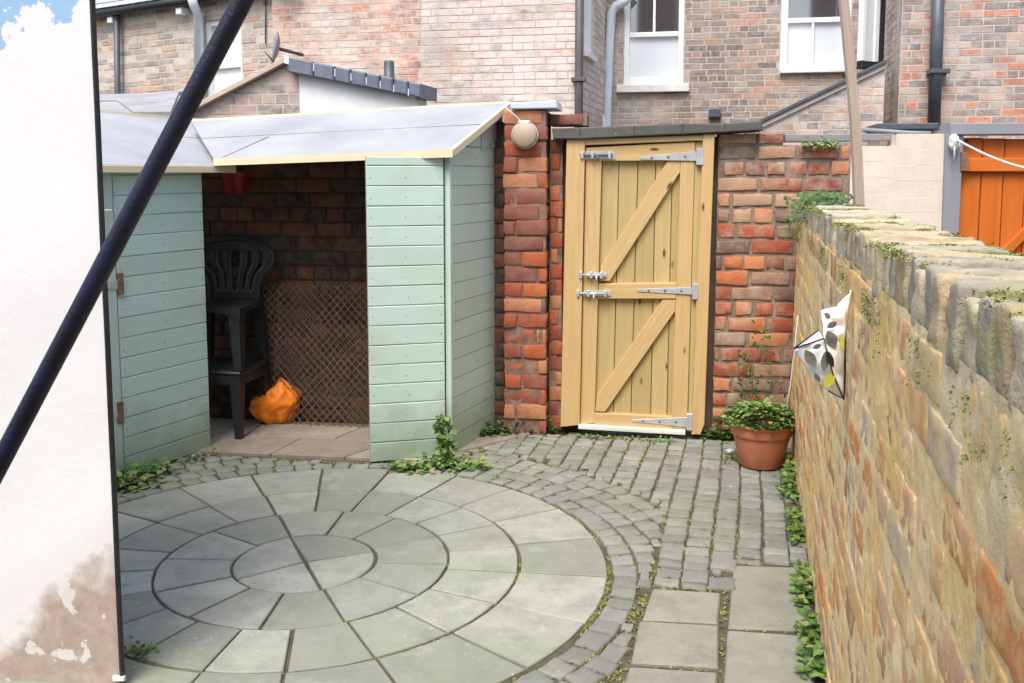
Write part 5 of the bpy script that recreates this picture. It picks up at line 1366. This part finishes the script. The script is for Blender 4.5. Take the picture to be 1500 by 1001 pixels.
mb = MB(); mb.prism(DP, [(dC[0], 0), (dD[0], 0), (dD[0], dclip(dD[0])), (dC[0], dclip(dC[0]))], -.2, .012, 0, .01); mb.build('white_panel', MAT['whitewash'], od)
mb = MB(); mb.prism(DP, [(dA[0]-.1, dA[1]-.07), (dB[0], dB[1]-.01), (dB[0], dB[1]+.035), (dA[0]-.1, dA[1]-.025)], -.3, .07, 0, .004, 'u'); mb.build('verge', MAT['old_wood'], od)
mb = MB(); nt = 7; tops = [(421, 83), (617, 123)]; bots = [(421, 106), (617, 144)]
brk = [0, .19, .35, .47, .585, .69, .79, .90, 1.0]
for i in range(8):
    a, b = brk[i]+.004, brk[i+1]-.004
    mb.pxprism(DP, [(421+196*a, 83+40*a), (421+196*b, 83+40*b), (421+196*b, 106+38*b), (421+196*a, 106+38*a)], -.35, .10, 0, .012, 'u')
mb.prism(DP, [(dB[0]+.01, dclip(dB[0]+.01)-.0), (dD[0]-.01, dclip(dD[0]-.01)), (dD[0]-.01, dclip(dD[0])+.06), (dB[0]+.01, dclip(dB[0])+.06)], -.34, .085, 1)
mb.build('coping', [MAT['blue_tile'], MAT['whitewash']], od)
m_ = MB(); c = AT(570, 100, 8.15); m_.lathe((c.x, c.y, 1.9), [(.045, 0), (.045, .36), (.058, .365), (.058, .40), (.045, .405), (.043, .56), (.036, .575), (.03, .575), (.03, .3)], 18); m_.build('flue', MAT['iron'], od)
# far left felt roofs
OP = Plane(AT(200, 165, 7.1).xy, 12.0)
oh = thing('felt_roof_outhouse', OP.pt(0, 0, -.5), 'low outhouse with sagging grey felt roof sheets beyond the left shed', 'outhouse')
a, b = OP.hit(60, 168), OP.hit(252, 168)
mb = MB(); B0 = [AT(60, 168, 7.25), AT(196, 167, 7.15), AT(250, 166, 7.05)]; B1 = [AT(60, 152, 7.9), AT(172, 149, 7.8), AT(262, 137, 8.4)]
quadslab(mb, B0[0], B0[1], B1[1], B1[0], .025); quadslab(mb, B0[1]+ZU*.012, B0[2]+ZU*.012, B1[2]+ZU*.012, B1[1]+ZU*.012, .03)
quadslab(mb, AT(60, 149, 7.95), AT(175, 147, 7.85), AT(268, 134, 8.6), AT(60, 142, 8.9), .03); mb.build('roof', MAT['felt_dark'], oh)
mb = MB(); far_bricks(mb, OP, layout(a[0], b[0], .4, a[1]-.05, .225, .0745)); mb.box(OP, a[0], b[0], 0, a[1]-.04, -.6, 0, 1); mb.build('wall', [MAT['pink_brick'], MAT['far_mortar']], oh)

# ---- the house the yard belongs to, behind the viewer (its dark roof and chimney show in the sash windows opposite)
OH = Plane((5.5, -2.6), 180.0)
ho = thing('brick_house', OH.pt(5.5, 0, -3), 'red brick house with a dark slate roof facing the yard from behind the viewer', 'house')
hole = [(2.2, 3.3, 2.5, 3.9), (6.6, 7.7, 2.5, 3.9), (4.6, 5.6, 0, 2.1)]
mb = MB(); far_bricks(mb, OH, layout(0, 11, 0, 4.3, .225, .075, holes=hole)); backing(mb, OH, 0, 11, 0, 4.3, -.3, 0, hole, 1); mb.build('wall', [MAT['house_red'], MAT['far_mortar']], ho)
for (a, b, c, d_) in hole[:2]:
    mb = MB(); mb.box(OH, a, b, c, c+.07, -.12, -.02); mb.box(OH, a, b, d_-.07, d_, -.12, -.02); mb.box(OH, a, a+.07, c+.07, d_-.07, -.12, -.02); mb.box(OH, b-.07, b, c+.07, d_-.07, -.12, -.02); wf = mb.build('window', MAT['white'], ho)
    mb = MB(); mb.box(OH, a+.07, b-.07, c+.07, d_-.07, -.09, -.07); mb.build('pane', MAT['glass'], wf)
mb = MB(); mb.box(OH, 4.6, 5.6, 0, 2.1, -.12, -.05); mb.build('door', MAT['white'], ho)
mb = MB(); quadslab(mb, OH.pt(-.3, 4.3, .25), OH.pt(11.3, 4.3, .25), OH.pt(11.3, 5.05, -3.0), OH.pt(-.3, 5.05, -3.0), .1); mb.box(OH, -.3, 11.3, 4.22, 4.33, .26, .36, 1); rf_ = mb.build('roof', [MAT['iron'], MAT['cream_wood']], ho)
for cx_ in (-1.9, 2.6):
    CHP = Plane((cx_, -3.4), 180.0)
    mb = MB(); far_bricks(mb, CHP, layout(0, 1.05, 4.4, 6.9, .225, .075)); mb.box(CHP, 0, 1.05, 4.3, 6.9, -.5, 0, 1); mb.build('chimney', [MAT['red_brick'], MAT['far_mortar']], rf_)

# ================================================================== LIGHT, WORLD, CAMERA
SUN_EL, SUN_AZ = R(58), R(203)                                     # azimuth clockwise from +Y: behind and a little left of the camera
w = bpy.data.worlds.new('World'); sc.world = w; w.use_nodes = True; nt_ = w.node_tree
sky = nt_.nodes.new('ShaderNodeTexSky'); sky.sky_type = 'NISHITA'; sky.sun_disc = False; sky.sun_elevation = SUN_EL; sky.sun_rotation = SUN_AZ
sky.air_density = 1.0; sky.dust_density = 4.0; sky.ozone_density = .8
bg = nt_.nodes['Background']; bg.inputs['Strength'].default_value = .15; nt_.links.new(sky.outputs[0], bg.inputs['Color'])
sl_ = bpy.data.lights.new('Sun', 'SUN'); sl_.energy = 1.5; sl_.angle = R(30); sl_.color = (1, .982, .955)
so_ = bpy.data.objects.new('Sun', sl_); COL.objects.link(so_)
d = Vector((math.sin(SUN_AZ)*math.cos(SUN_EL), math.cos(SUN_AZ)*math.cos(SUN_EL), math.sin(SUN_EL)))
so_.rotation_euler = d.to_track_quat('Z', 'Y').to_euler(); so_.location = (0, -3, 8)
cam = bpy.data.cameras.new('Camera'); co = bpy.data.objects.new('Camera', cam); COL.objects.link(co)
co.location = CAM; co.rotation_euler = (math.pi/2-PITCH, 0, 0)
cam.sensor_width = 36; cam.lens = F*36/1500; cam.shift_y = (CY-500.5)/1500; cam.clip_end = 500; cam.clip_start = .02
sc.camera = co
vs_ = sc.view_settings; vs_.view_transform = 'Standard'; vs_.look = 'None'; vs_.exposure = .93; vs_.gamma = 1
sc.cycles.use_denoising = True; sc.cycles.max_bounces = 6
